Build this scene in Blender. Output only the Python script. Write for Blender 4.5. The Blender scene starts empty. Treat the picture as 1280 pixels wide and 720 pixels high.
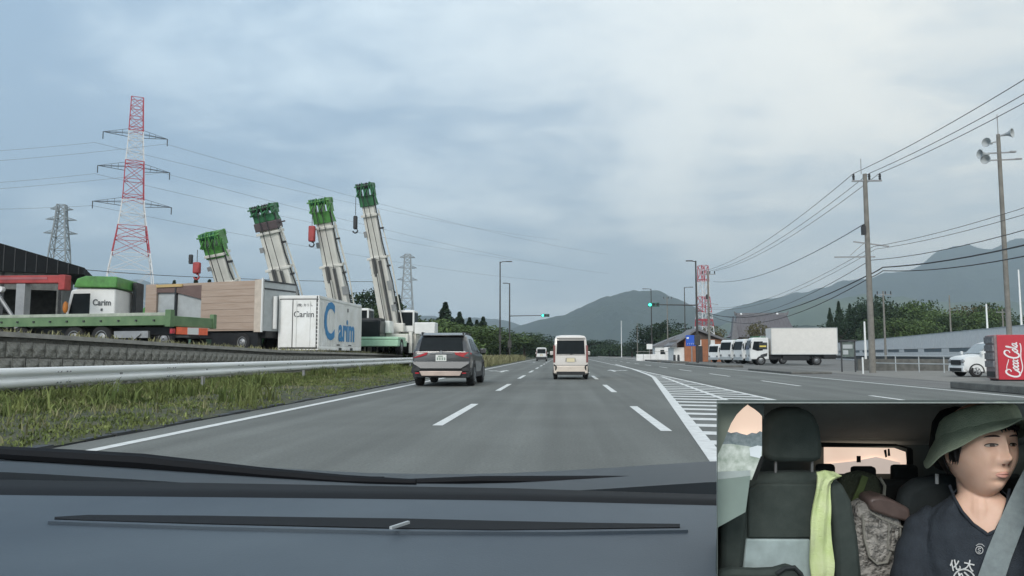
import bpy, bmesh, math, random
import numpy as np
from mathutils import Vector, Matrix, noise as mnoise
random.seed(7); rng = np.random.default_rng(7)
S = bpy.context.scene; COL = S.collection
R = math.radians; PI = math.pi
# ------------------------------------------------------------------ camera
F = 950.0; CAMH = 1.1; HAZE = 1.7e-4
cam = bpy.data.objects.new('camera', bpy.data.cameras.new('camera')); COL.objects.link(cam)
cam.location = (0, 0, CAMH); cam.rotation_euler = (R(90+4.93), 0, R(3.79))
cam.data.sensor_width = 36; cam.data.lens = F/1280*36
cam.data.clip_start = .01; cam.data.clip_end = 30000
S.camera = cam
S.view_settings.view_transform = 'Standard'; S.view_settings.look = 'None'; S.view_settings.exposure = .58; S.view_settings.gamma = 1
# ------------------------------------------------------------------ sky + sun (overcast evening)
SUNV = Vector((-.26, -.9, .64)).normalized()
el = math.asin(SUNV.z); az = math.atan2(SUNV.x, SUNV.y)
W = bpy.data.worlds.new('World'); S.world = W; W.use_nodes = True
nt = W.node_tree; N = nt.nodes; L = nt.links; N.clear()
def wn(t, **k):
    n = N.new(t)
    for a, b in k.items(): setattr(n, a, b)
    return n
def wmath(op, a, b=None, clamp=False):
    n = wn('ShaderNodeMath', operation=op); n.use_clamp = clamp
    for i, v in enumerate((a, b)):
        if v is None: continue
        if isinstance(v, (int, float)): n.inputs[i].default_value = v
        else: L.new(v, n.inputs[i])
    return n.outputs[0]
def wmix(f, a, b):
    n = wn('ShaderNodeMix', data_type='RGBA')
    for i, v in ((0, f), (6, a), (7, b)):
        if isinstance(v, (int, float)): n.inputs[i].default_value = v
        elif isinstance(v, tuple): n.inputs[i].default_value = v + (1,)
        else: L.new(v, n.inputs[i])
    return n.outputs[2]
sky = wn('ShaderNodeTexSky', sky_type='NISHITA'); sky.sun_disc = False
sky.sun_elevation = el; sky.sun_rotation = az; sky.air_density = 1.2; sky.dust_density = 2
tc = wn('ShaderNodeTexCoord'); sp = wn('ShaderNodeSeparateXYZ'); L.new(tc.outputs['Generated'], sp.inputs[0])
zc = wmath('MAXIMUM', sp.outputs[2], 0.0); den = wmath('ADD', zc, .16)
u = wmath('DIVIDE', sp.outputs[0], den); v = wmath('DIVIDE', sp.outputs[1], den)
cb = wn('ShaderNodeCombineXYZ'); L.new(u, cb.inputs[0]); L.new(v, cb.inputs[1])
def wnoise(scale, detail, rough, dist=0, off=(0, 0, 0), sc=(1, 1, 1)):
    m = wn('ShaderNodeMapping'); m.inputs[1].default_value = off; m.inputs[3].default_value = sc; L.new(cb.outputs[0], m.inputs[0])
    n = wn('ShaderNodeTexNoise'); n.inputs['Scale'].default_value = scale; n.inputs['Detail'].default_value = detail
    n.inputs['Roughness'].default_value = rough; n.inputs['Distortion'].default_value = dist; L.new(m.outputs[0], n.inputs[0]); return n.outputs[0]
n1 = wnoise(.62, 4, .45, .5, (3.1, 1.7, 0), (1, .55, 1)); n2 = wnoise(1.7, 5, .55, .3, (9, 2, 0), (.8, .8, 1))
n3 = wnoise(5.5, 6, .6, .6, (4, 7, 0), (.7, 1, 1)); cl = wmath('ADD', wmath('ADD', wmath('MULTIPLY', n1, .56), wmath('MULTIPLY', n2, .30)), wmath('MULTIPLY', n3, .14))
cf = wn('ShaderNodeMapRange'); cf.interpolation_type = 'SMOOTHSTEP'; cf.inputs[1].default_value = .425; cf.inputs[2].default_value = .575; L.new(cl, cf.inputs[0])
# broad, smooth change of the overcast: bluer on the left, thinner and warmer on the right
wf = wn('ShaderNodeMapRange'); wf.interpolation_type = 'SMOOTHSTEP'; wf.inputs[1].default_value = -.45; wf.inputs[2].default_value = .62; L.new(sp.outputs[0], wf.inputs[0])
SK = .1
dark = wmix(wf.outputs[0], (2.75, 3.95, 5.3), (5.1, 5.7, 6.0)); lite = wmix(wf.outputs[0], (5.7, 6.9, 7.8), (8.6, 8.4, 7.6))
cloud = wmix(cf.outputs[0], dark, lite)
# a little duller close to the horizon
hf = wn('ShaderNodeMapRange'); hf.interpolation_type = 'SMOOTHSTEP'; hf.inputs[1].default_value = .0; hf.inputs[2].default_value = .22; hf.inputs[3].default_value = .45; hf.inputs[4].default_value = 0; L.new(sp.outputs[2], hf.inputs[0])
cloud = wmix(hf.outputs[0], cloud, wmix(wf.outputs[0], (5.2, 6.8, 8.2), (9.2, 9.2, 8.4)))
out = wmix(.93, sky.outputs[0], cloud)
bg = wn('ShaderNodeBackground'); bg.inputs[1].default_value = SK; L.new(out, bg.inputs[0])
wo = wn('ShaderNodeOutputWorld'); L.new(bg.outputs[0], wo.inputs[0])
sd = bpy.data.lights.new('sun', 'SUN'); sd.energy = 1.5; sd.angle = R(25); sd.color = (1, .95, .88)
so = bpy.data.objects.new('sun', sd); so.rotation_euler = SUNV.to_track_quat('Z', 'Y').to_euler(); COL.objects.link(so)
# ------------------------------------------------------------------ helpers
CR = cam.rotation_euler.to_matrix()
def ray(px, py): return CR @ Vector(((px-640)/F, -(py-360)/F, -1))
def at(px, py, Y):
    d = ray(px, py); return Vector((0, 0, CAMH)) + d*(Y/d.y)
def gr(px, py, z=0):
    d = ray(px, py); return Vector((0, 0, CAMH)) + d*((z-CAMH)/d.z)
def gx(px, Y): p = at(px, 442, Y); return p.x
MATS = {}
def mat(name, c, rough=.6, metal=0, var=.12, vs=3., bump=0, bs=40., spec=.5, emit=0, c2=None, coat=0, trans=0, alpha=1, island=0, detail=4, stretch=None):
    if name in MATS: return MATS[name]
    m = bpy.data.materials.new(name); m.use_nodes = True; t = m.node_tree; b = t.nodes['Principled BSDF']
    b.inputs['Roughness'].default_value = rough; b.inputs['Metallic'].default_value = metal
    b.inputs['Specular IOR Level'].default_value = spec; b.inputs['Coat Weight'].default_value = coat
    b.inputs['Transmission Weight'].default_value = trans; b.inputs['Alpha'].default_value = alpha
    tcn = t.nodes.new('ShaderNodeTexCoord'); src = tcn.outputs['Object']
    if stretch:
        mp = t.nodes.new('ShaderNodeMapping'); mp.inputs[3].default_value = stretch; t.links.new(src, mp.inputs[0]); src = mp.outputs[0]
    nz = t.nodes.new('ShaderNodeTexNoise'); nz.inputs['Scale'].default_value = vs; nz.inputs['Detail'].default_value = detail; nz.inputs['Roughness'].default_value = .6
    t.links.new(src, nz.inputs[0])
    mr = t.nodes.new('ShaderNodeMapRange'); mr.inputs[1].default_value = .32; mr.inputs[2].default_value = .68; t.links.new(nz.outputs[0], mr.inputs[0])
    mx = t.nodes.new('ShaderNodeMix'); mx.data_type = 'RGBA'
    a = tuple(max(0, q*(1-var)) for q in c); bb = tuple(min(1, q*(1+var)) for q in c) if c2 is None else c2
    if c2 is not None: a = c
    mx.inputs[6].default_value = (*a, 1); mx.inputs[7].default_value = (*bb, 1); t.links.new(mr.outputs[0], mx.inputs[0])
    colo = mx.outputs[2]
    if island:
        ge = t.nodes.new('ShaderNodeNewGeometry'); hs = t.nodes.new('ShaderNodeHueSaturation')
        m2 = t.nodes.new('ShaderNodeMapRange'); m2.inputs[3].default_value = 1-island; m2.inputs[4].default_value = 1+island
        t.links.new(ge.outputs['Random Per Island'], m2.inputs[0]); t.links.new(m2.outputs[0], hs.inputs['Value']); t.links.new(colo, hs.inputs['Color']); colo = hs.outputs[0]
    t.links.new(colo, b.inputs['Base Color'])
    if emit:
        t.links.new(colo, b.inputs['Emission Color']); b.inputs['Emission Strength'].default_value = emit
    if bump:
        n2 = t.nodes.new('ShaderNodeTexNoise'); n2.inputs['Scale'].default_value = bs; n2.inputs['Detail'].default_value = 5; t.links.new(src, n2.inputs[0])
        bp = t.nodes.new('ShaderNodeBump'); bp.inputs['Strength'].default_value = min(1, bump); bp.inputs['Distance'].default_value = 1.2/bs; t.links.new(n2.outputs[0], bp.inputs['Height']); t.links.new(bp.outputs[0], b.inputs['Normal'])
    MATS[name] = m; return m
def tag(o, label=None, cat=None, group=None, kind=None):
    if label: o['label'] = label
    if cat: o['category'] = cat
    if group: o['group'] = group
    if kind: o['kind'] = kind
    return o
def empty(name, loc=(0, 0, 0), rz=0, label=None, cat=None, group=None, kind=None, sc=1):
    o = bpy.data.objects.new(name, None); COL.objects.link(o); o.location = loc; o.rotation_euler = (0, 0, rz); o.scale = (sc,)*3
    o.empty_display_size = .1
    return tag(o, label, cat, group, kind)
def V(*a): return Vector(a)
class MB:
    def __init__(s): s.v = []; s.f = []; s.m = []; s.cur = 0
    def add(s, vs, fs):
        k = len(s.v); s.v += [tuple(p) for p in vs]; s.f += [tuple(i+k for i in f) for f in fs]; s.m += [s.cur]*len(fs); return s
    def box(s, c, d, rz=0, M=None):
        x, y, z = d[0]/2, d[1]/2, d[2]/2; vs = [V(i*x, j*y, k*z) for k in (-1, 1) for j in (-1, 1) for i in (-1, 1)]
        if rz: q = Matrix.Rotation(rz, 3, 'Z'); vs = [q@p for p in vs]
        if M is not None: vs = [M@p for p in vs]
        c = Vector(c); vs = [p+c for p in vs]
        return s.add(vs, [(0, 2, 3, 1), (4, 5, 7, 6), (0, 1, 5, 4), (2, 6, 7, 3), (0, 4, 6, 2), (1, 3, 7, 5)])
    def bx(s, x0, x1, y0, y1, z0, z1): return s.box(((x0+x1)/2, (y0+y1)/2, (z0+z1)/2), (abs(x1-x0), abs(y1-y0), abs(z1-z0)))
    def tube(s, pts, r, n=8, r2=None, cap=True):
        pts = [Vector(p) for p in pts]; m = len(pts); rs = r if isinstance(r, (list, tuple)) else [r+((r if r2 is None else r2)-r)*i/(m-1) for i in range(m)]
        rings = []; up = None
        for i, p in enumerate(pts):
            d = (pts[min(i+1, m-1)]-pts[max(i-1, 0)]).normalized()
            if up is None: up = V(0, 0, 1) if abs(d.z) < .9 else V(1, 0, 0)
            a = d.cross(up)
            if a.length < 1e-5: a = d.cross(V(0, 1, 0))
            a.normalize(); b = d.cross(a).normalized()
            rings.append([p+a*(math.cos(2*PI*k/n)*rs[i])+b*(math.sin(2*PI*k/n)*rs[i]) for k in range(n)])
        return s.loft(rings, cap)
    def bar(s, p0, p1, w, h=None, n=4):
        h = w if h is None else h; p0 = Vector(p0); p1 = Vector(p1); d = (p1-p0)
        if d.length < 1e-9: return s
        d.normalize(); up = V(0, 0, 1) if abs(d.z) < .95 else V(0, 1, 0); a = d.cross(up).normalized()*w/2; b = a.cross(d).normalized()*h/2
        return s.loft([[p+a+b, p-a+b, p-a-b, p+a-b] for p in (p0, p1)], True)
    def loft(s, rings, cap=True, closed=True):
        n = len(rings[0]); vs = [p for r in rings for p in r]; fs = []
        for i in range(len(rings)-1):
            for k in range(n if closed else n-1):
                a = i*n+k; b = i*n+(k+1) % n; fs.append((a, b, b+n, a+n))
        if cap and closed: fs.append(tuple(range(n))[::-1]); fs.append(tuple((len(rings)-1)*n+k for k in range(n)))
        return s.add(vs, fs)
    def lathe(s, prof, n=20, c=(0, 0, 0), axis='Z', cap=True):
        c = Vector(c); rings = []
        for (r, z) in prof:
            rr = []
            for k in range(n):
                a = 2*PI*k/n; x, y = r*math.cos(a), r*math.sin(a)
                rr.append(c+(V(x, y, z) if axis == 'Z' else V(z, x, y) if axis == 'X' else V(y, z, x)))
            rings.append(rr)
        return s.loft(rings, cap)
    def prism(s, poly, d, fixed=None):      # poly 3d points, extruded by vector d
        d = Vector(d); n = len(poly); a = [Vector(p) for p in poly]; vs = a+[p+d for p in a]
        return s.add(vs, [tuple(range(n))[::-1], tuple(range(n, 2*n))]+[(i, (i+1) % n, (i+1) % n+n, i+n) for i in range(n)])
    def ball(s, c, r, n=10, m=7):
        c = Vector(c); r = r if isinstance(r, (tuple, list)) else (r, r, r)
        return s.loft([[c+V(r[0]*max(.02, math.sin(PI*i/m))*math.cos(2*PI*k/n), r[1]*max(.02, math.sin(PI*i/m))*math.sin(2*PI*k/n), r[2]*-math.cos(PI*i/m)) for k in range(n)] for i in range(m+1)])
    def ribbon(s, pts, ws, nrm, th=.004):      # flat stroke lying on a plane with normal nrm
        pts = [Vector(p) for p in pts]; nrm = Vector(nrm).normalized(); m = len(pts); Lq = []; Rq = []
        for i, p in enumerate(pts):
            d = (pts[min(i+1, m-1)]-pts[max(i-1, 0)]).normalized(); a = nrm.cross(d).normalized(); w = ws[i] if isinstance(ws, (list, tuple)) else ws
            Lq.append(p+a*w/2); Rq.append(p-a*w/2)
        rings = [[Lq[i], Rq[i], Rq[i]+nrm*th, Lq[i]+nrm*th] for i in range(m)]
        return s.loft(rings, True)
    def build(s, name, mats, parent=None, smooth=35, bevel=0, fix=True, loc=None):
        me = bpy.data.meshes.new(name); me.from_pydata(s.v, [], s.f)
        if not isinstance(mats, (list, tuple)): mats = [mats]
        for q in mats: me.materials.append(q)
        if len(mats) > 1: me.polygons.foreach_set('material_index', s.m)
        if fix:
            b = bmesh.new(); b.from_mesh(me); bmesh.ops.recalc_face_normals(b, faces=b.faces); b.to_mesh(me); b.free()
        if smooth: me.polygons.foreach_set('use_smooth', [True]*len(me.polygons)); me.set_sharp_from_angle(angle=R(smooth))
        me.update(); o = bpy.data.objects.new(name, me); COL.objects.link(o)
        if parent is not None: o.parent = parent
        if loc is not None: o.location = loc
        if bevel:
            bm_ = o.modifiers.new('bevel', 'BEVEL'); bm_.width = bevel; bm_.segments = 2; bm_.limit_method = 'ANGLE'; bm_.angle_limit = R(30)
        return o
def copy_tree(o, parent=None):
    c = o.copy(); COL.objects.link(c); c.parent = parent
    for ch in [q for q in bpy.data.objects if q.parent == o]: copy_tree(ch, c)
    return c
def rawmesh(name, verts, quads, m, parent=None, smooth=False):
    me = bpy.data.meshes.new(name); nv, nf = len(verts), len(quads); me.vertices.add(nv); me.vertices.foreach_set('co', np.asarray(verts, dtype=np.float32).ravel())
    q = np.asarray(quads, dtype=np.int32); k = q.shape[1]; me.loops.add(nf*k); me.loops.foreach_set('vertex_index', q.ravel()); me.polygons.add(nf)
    me.polygons.foreach_set('loop_start', np.arange(0, nf*k, k, dtype=np.int32)); me.materials.append(m); me.update(calc_edges=True)
    if smooth: me.polygons.foreach_set('use_smooth', [True]*nf)
    o = bpy.data.objects.new(name, me); COL.objects.link(o); o.parent = parent; return o
def leaf_quads(P, size, flat=.0, up=None):
    n = len(P); a = rng.normal(size=(n, 3)); b = rng.normal(size=(n, 3))
    a /= np.linalg.norm(a, axis=1)[:, None]; b -= a*(a*b).sum(1)[:, None]; b /= np.linalg.norm(b, axis=1)[:, None]
    sz = size*rng.uniform(.6, 1.3, (n, 1)); a = a*sz; b = b*sz*.65
    vs = np.stack([P-a, P-b, P+a, P+b], 1).reshape(-1, 3); return vs, np.arange(n*4).reshape(-1, 4)
def blob_points(ells, n):
    w = np.array([e[1][0]*e[1][1]*e[1][2] for e in ells])**.67; w /= w.sum(); idx = rng.choice(len(ells), n, p=w)
    c = np.array([e[0] for e in ells])[idx]; r = np.array([e[1] for e in ells])[idx]
    d = rng.normal(size=(n, 3)); d /= np.linalg.norm(d, axis=1)[:, None]; return c+d*r*rng.uniform(.62, 1.08, (n, 1))
def text_part(name, txt, size, m, parent, M, ext=.004, bold=0, shear=0):
    cu = bpy.data.curves.new(name, 'FONT'); cu.body = txt; cu.size = size; cu.extrude = ext; cu.offset = bold; cu.shear = shear; cu.align_x = 'CENTER'; cu.align_y = 'CENTER'; cu.resolution_u = 4
    o = bpy.data.objects.new(name, cu); COL.objects.link(o); bpy.context.view_layer.update()
    me = bpy.data.meshes.new_from_object(o.evaluated_get(bpy.context.evaluated_depsgraph_get())); COL.objects.unlink(o); bpy.data.objects.remove(o)
    me.name = name; me.materials.clear(); me.materials.append(m); me.transform(M); q = bpy.data.objects.new(name, me); COL.objects.link(q); q.parent = parent; return q
def basis(o, x, y):                      # matrix with origin o, text x axis, text y axis
    x = Vector(x).normalized(); y = Vector(y).normalized(); z = x.cross(y); M = Matrix((x, y, z)).transposed().to_4x4(); M.translation = o; return M
def smoothstep(a, b, x): t = max(0, min(1, (x-a)/(b-a))); return t*t*(3-2*t)
def lerp(tab, x):
    if x <= tab[0][0]: return tab[0][1]
    for (a, p), (b, q) in zip(tab, tab[1:]):
        if x <= b: return p+(q-p)*(x-a)/(b-a)
    return tab[-1][1]
# ------------------------------------------------------------------ materials
def asphalt_mat(name, c, lanes=True):
    m = mat(name, c, rough=.88, var=.10, vs=.35, bump=.5, bs=90, spec=.3); t = m.node_tree; b = t.nodes['Principled BSDF']
    src = b.inputs['Base Color'].links[0].from_socket; ge = t.nodes.new('ShaderNodeNewGeometry')
    n = t.nodes.new('ShaderNodeTexNoise'); n.inputs['Scale'].default_value = 28; n.inputs['Detail'].default_value = 6; n.inputs['Roughness'].default_value = .8; t.links.new(ge.outputs['Position'], n.inputs[0])
    r = t.nodes.new('ShaderNodeMapRange'); r.inputs[1].default_value = .3; r.inputs[2].default_value = .7; r.inputs[3].default_value = .72; r.inputs[4].default_value = 1.28; t.links.new(n.outputs[0], r.inputs[0])
    # long streaks of wear along the road
    mp = t.nodes.new('ShaderNodeMapping'); mp.inputs[3].default_value = (1.1, .03, 1); t.links.new(ge.outputs['Position'], mp.inputs[0])
    n3 = t.nodes.new('ShaderNodeTexNoise'); n3.inputs['Scale'].default_value = 1.3; n3.inputs['Detail'].default_value = 4; t.links.new(mp.outputs[0], n3.inputs[0])
    r3 = t.nodes.new('ShaderNodeMapRange'); r3.inputs[1].default_value = .3; r3.inputs[2].default_value = .7; r3.inputs[3].default_value = .78; r3.inputs[4].default_value = 1.16; t.links.new(n3.outputs[0], r3.inputs[0])
    mu = t.nodes.new('ShaderNodeMath'); mu.operation = 'MULTIPLY'; t.links.new(r.outputs[0], mu.inputs[0]); t.links.new(r3.outputs[0], mu.inputs[1])
    h = t.nodes.new('ShaderNodeHueSaturation'); t.links.new(mu.outputs[0], h.inputs['Value']); t.links.new(src, h.inputs['Color']); t.links.new(h.outputs[0], b.inputs['Base Color']); return m
M_asph = asphalt_mat('asphalt_road', (.150, .158, .150)); M_lot = asphalt_mat('asphalt_lot', (.17, .17, .165))
M_line = mat('road_paint', (.74, .75, .74), .7, var=.0, c2=(.55, .56, .55), vs=6, detail=8, bump=.2, bs=60)
M_soil = mat('verge_soil', (.045, .058, .028), .95, c2=(.10, .10, .065), vs=2.5, bump=.8, bs=18)
M_kerb = mat('kerb_concrete', (.13, .13, .12), .9, var=.25, vs=3, bump=.5, bs=30)
M_conc = mat('concrete', (.32, .31, .29), .9, var=.2, vs=2, bump=.4, bs=25)
M_wallb = mat('mossy_concrete', (.075, .075, .068), .95, c2=(.17, .165, .15), vs=3.5, bump=.7, bs=14, detail=8)
M_galv = mat('galvanised_white', (.70, .72, .73), .5, c2=(.84, .86, .87), detail=9, vs=1.2, metal=.1, stretch=(1, .25, 4))
M_post = mat('grey_steel', (.30, .31, .32), .5, metal=.3)
M_dark = mat('dark_steel', (.035, .038, .042), .6, var=.3)
M_black = mat('black_plastic', (.012, .013, .015), .5, var=.3)
M_rub = mat('tyre_rubber', (.018, .018, .019), .85, var=.3, vs=10)
M_rim = mat('alloy', (.26, .27, .28), .5, metal=.4)
M_glass = mat('dark_glass', (.012, .016, .018), .22, var=.1, spec=.12)
M_white = mat('white_paint', (.74, .75, .74), .4, var=.07, vs=1.2, coat=.2)
M_dirtyw = mat('dirty_white_paint', (.72, .72, .69), .55, c2=(.86, .87, .87), vs=1.1, detail=8)
M_green = mat('green_paint', (.07, .23, .05), .5, var=.35, vs=2.2, coat=.2)
M_green2 = mat('deep_green_paint', (.03, .14, .06), .5, var=.3, vs=3)
M_red = mat('red_paint', (.34, .045, .045), .5, var=.25, vs=2)
M_redl = mat('tail_light', (.42, .012, .02), .2, var=.2, coat=.5)
M_orange = mat('orange_reflector', (.85, .16, .07), .4)
M_boom = mat('cream_boom_paint', (.60, .59, .54), .5, c2=(.70, .69, .65), vs=1.1, detail=7)
M_cyl = mat('grey_cylinder', (.16, .16, .16), .4, metal=.4)
M_tan = mat('tan_boards', (.36, .27, .21), .75, c2=(.43, .34, .28), vs=2, bump=.2, bs=20, stretch=(.35, .35, 5))
M_greyp = mat('grey_panel', (.40, .43, .44), .6, var=.08)
M_blue = mat('blue_lettering', (.03, .22, .48), .5, var=.08)
M_text = mat('grey_lettering', (.10, .11, .12), .6)
M_leaf1 = mat('leaf_green', (.055, .095, .03), .75, c2=(.10, .145, .05), vs=.9, island=.35, spec=.25)
M_leaf2 = mat('leaf_dark', (.030, .055, .026), .75, c2=(.055, .085, .035), vs=.9, island=.35, spec=.25)
M_leaf3 = mat('leaf_cedar', (.018, .036, .022), .8, c2=(.036, .060, .03), vs=1.2, island=.35, spec=.2)
M_leaf4 = mat('leaf_brownish', (.09, .085, .045), .8, c2=(.13, .12, .06), vs=.9, island=.35, spec=.2)
M_bark = mat('bark', (.07, .055, .045), .9, bump=.6, bs=12)
M_grass = mat('grass_blades', (.085, .12, .038), .8, c2=(.18, .205, .075), vs=1.4, island=.4, spec=.2)
M_dry = mat('dry_grass_blades', (.17, .17, .09), .85, c2=(.26, .25, .14), vs=2, island=.3, spec=.2)
# ------------------------------------------------------------------ ground, road, verge
def yardz(Y): return lerp([(10, 1.62), (15.4, 1.54), (22, 1.40), (30, 1.24), (45, 1.12), (70, .8), (110, .3), (400, .1)], Y)
def grid(name, xs, ys, zf, m, parent=None):
    nx, ny = len(xs), len(ys); vs = [(x, y, zf(x, y)) for y in ys for x in xs]
    q = [(j*nx+i, j*nx+i+1, (j+1)*nx+i+1, (j+1)*nx+i) for j in range(ny-1) for i in range(nx-1)]
    return rawmesh(name, vs, q, m, parent, True)
M_field = mat('far_fields', (.06, .085, .035), .95, c2=(.12, .13, .07), vs=.02, detail=8)
g = MB(); g.add([(-9000, -300, -.06), (9000, -300, -.06), (9000, 9000, -.06), (-9000, 9000, -.06)], [(0, 1, 2, 3)])
tag(g.build('ground', M_field, smooth=0), kind='structure')
road = MB(); road.add([(-5.95, -15, 0), (12.2, -15, 0), (12.2, 420, 0), (-5.95, 420, 0)], [(0, 1, 2, 3)]); road = tag(road.build('road', M_asph, smooth=0), kind='structure')
def mark(pts, name='road_marking', z=.004):
    b = MB(); b.add([(p[0], p[1], z) for p in pts], [tuple(range(len(pts)))]); return b.build(name, M_line, road, smooth=0, fix=False)
def strip(x, y0, y1, w=.15, name='lane_line'): return mark([(x-w/2, y0), (x+w/2, y0), (x+w/2, y1), (x-w/2, y1)], name)
strip(-5.35, -5, 330, .17, 'edge_line'); strip(11.6, -5, 330, .16, 'edge_line')
# dashes at the places they have in the photograph
y0 = 10.6
d0 = gr(545, 532).y; d1 = gr(598, 505).y; LN = d1-d0; 
e0 = gr(620, 488.5).y; PIT = max(LN*1.6, e0-d0)
for k in range(-1, 22):
    a = d0+k*PIT; s_ = strip(-1.92, a, a+LN, .16, 'lane_dash')
f0 = gr(832, 539).y; f1 = gr(788, 508).y
for k in range(-1, 22):
    if k > 3 and k < 6: continue
    a = f0+k*PIT; strip(1.47, a, a+(f1-f0), .16, 'lane_dash')
for k in range(0, 20):
    a = 8+k*PIT+.7*PIT; strip(8.05, a, a+LN, .15, 'lane_dash')
# zebra wedge : curved left border, straight centre line
ZL = []
for px, py in ((896.5, 575), (817, 471.5), (811, 468.7), (790, 461), (766, 454.5)):
    p = gr(px, py); ZL.append((p.x, p.y))
sl_ = (ZL[1][0]-ZL[0][0])/(ZL[1][1]-ZL[0][1]); ZL = [(ZL[0][0]-sl_*(ZL[0][1]-5.2), 5.2)]+ZL
def zlx(Y): return lerp([(p[1], p[0]) for p in ZL], Y)
ys = [5.5+i*1.2 for i in range(62)]
for a, b in zip(ys, ys[1:]):
    pass
m_ = MB(); n_ = len(ys); m_.add([(zlx(y)-.09, y, .006) for y in ys]+[(zlx(y)+.10, y, .006) for y in ys], [(i, n_+i, n_+i+1, i+1) for i in range(n_-1)]); m_.build('zebra_border', M_line, road, smooth=0, fix=False)
strip(5.0, -5, 300, .14, 'centre_line')
MA = gr(827, 470.8); MC = gr(915, 503); 
def zmx(Y): return MA.x+(MC.x-MA.x)*(Y-MA.y)/(MC.y-MA.y)
mark([(zmx(5)-.07, 5), (zmx(5)+.07, 5), (MA.x+.07, MA.y), (MA.x-.07, MA.y)], 'zebra_centre', .0075)
y = 6.0
while y < 62:
    xa = zlx(y)+.1; xb = 4.92
    xm = max(xa, min(xb, zmx(y)))
    if xm-xa > .15: mark([(xa, y), (xm, y-.35), (xm, y-.35+.45), (zlx(y+.45)+.1, y+.45)], 'zebra_bar', .005)
    if xb-xm > .15 and y < 38: mark([(xm, y+.25), (xb, y-.2), (xb, y-.2+.4), (xm, y+.65)], 'zebra_bar', .005)
    y += 1.15 if y < 25 else 1.6
def arrow(x, y, s=1, turn=0):
    b = MB(); b.add([(x-.08, y, .005), (x+.08, y, .005), (x+.08, y+3*s, .005), (x-.08, y+3*s, .005), (x-.32, y+3*s, .005), (x+.32, y+3*s, .005), (x, y+5*s, .005)], [(0, 1, 2, 3), (4, 5, 6)])
    if turn: b.add([(x, y+2.2, .0055), (x, y+1.4, .0055), (x+turn*.7, y+3.0, .0055), (x+turn*.7, y+3.6, .0055), (x+turn*.45, y+3.7, .0055), (x+turn*1.15, y+3.9, .0055), (x+turn*.8, y+2.6, .0055)], [(0, 1, 2, 3), (4, 5, 6)])
    b.build('lane_arrow', M_line, road, smooth=0, fix=False)
arrow(-3.65, 45, 1, -1); arrow(-.2, 78); arrow(3.2, 47, 1, 1); arrow(-3.6, 95, 1, -1)
# verge
def vz(x, y):
    t = (-5.95-x)/5.5; return .02+.10*smoothstep(0, .15, t)+.12*smoothstep(.2, .9, t)+.05*mnoise.noise((x*1.3, y*.6, 0))*smoothstep(0, .1, t)
xs = [-5.96-.28*i for i in range(20)]+[-11.5]; ysv = [3+i*.7 for i in range(100)]+[75+i*6 for i in range(60)]
tag(grid('grass_verge', xs[::-1], ysv, vz, M_soil), kind='structure')
kb = MB()
for i in range(90):
    y = 4+i*.62; kb.box((-6.02, y, .005+.012*math.sin(i*2.1)), (.14+.05*math.sin(i*1.3), .6, .05))
tag(kb.build('verge_kerb', M_dark, bevel=.0), kind='structure')
# yard behind the retaining wall
tag(grid('yard_ground', [-140, -60, -40, -30, -20, -11.75], [8+i*3 for i in range(40)]+[130+i*15 for i in range(20)], lambda x, y: yardz(y)-.02 + (.4*smoothstep(-30, -60, x) if y > 60 else 0), mat('yard_gravel', (.16, .15, .13), .95, var=.25, vs=1.2, bump=.6, bs=8)), kind='structure')
# right side lot and pavement
b = MB(); b.add([(12.2, -10, .0), (45, -10, .0), (90, 330, .0), (12.2, 330, .0)], [(0, 1, 2, 3)]); tag(b.build('parking_lot', M_lot, smooth=0), kind='structure')
def island(name, x0, x1, y0, y1, h=.17):
    b = MB(); b.prism([(x0, y0, 0), (x1, y0, 0), (x1, y1-.7, 0), ((x0*.3+x1*.7), y1, 0), (x0, y1-.3, 0)], (0, 0, h)); return tag(b.build(name, M_kerb, bevel=.03), kind='structure')
island('kerb_island', 12.28, 14.2, -4, 25.5, .22); island('kerb_island', 12.28, 14.4, 62, 78); island('kerb_island', 12.28, 14.4, 42, 52, .12); island('kerb_island', 12.3, 14.4, 88, 97, .2); island('kerb_island', 12.3, 14.4, 101, 116, .2)
b = MB(); b.bx(12.3, 13.6, 120, 300, 0, .15); tag(b.build('pavement', M_conc), kind='structure')
# ------------------------------------------------------------------ mountains
def hill(name, prof, D, depth, m, seed=0, amp=.05, base=-1):
    x0, x1 = prof[0][0], prof[-1][0]; nx = 150; nd = 26; vs = []
    for j in range(nd+1):
        t = j/nd
        for i in range(nx+1):
            px = x0+(x1-x0)*i/nx; py = lerp(prof, px); p = at(px, py, D); h = p.z
            sft = (t-.5)*depth; s = math.cos((t-.5)*PI)**1.25 if 0 < t < 1 else 0
            gul = mnoise.fractal((px*.022+t*.9, t*3.2+seed, seed*3.1), 1, 2.1, 5)
            z = h*s*(1+.24*gul*math.sin(t*PI)*(1-s*.9)*3)+h*amp*gul*s*.4
            k = (D+sft)/D; vs.append((p.x*k, D+sft, max(base, z)))
    q = [(j*(nx+1)+i, j*(nx+1)+i+1, (j+1)*(nx+1)+i+1, (j+1)*(nx+1)+i) for j in range(nd) for i in range(nx)]
    return tag(rawmesh(name, vs, q, m, None, True), kind='structure')
M_hill = mat('mountain_forest', (.018, .032, .022), .95, c2=(.04, .058, .034), vs=.006, detail=10, bump=.6, bs=.02, spec=.1)
M_hill2 = mat('mountain_meadow', (.035, .06, .032), .95, c2=(.11, .14, .07), vs=.0035, detail=6, spec=.1)
hill('mountain', [(470, 441), (560, 427), (640, 412), (700, 394), (740, 376), (762, 367.5), (775, 366), (800, 367.5), (825, 369.5), (850, 378), (880, 391), (910, 402), (960, 414), (1010, 428), (1080, 440)], 4800, 2600, M_hill, 1)
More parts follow.
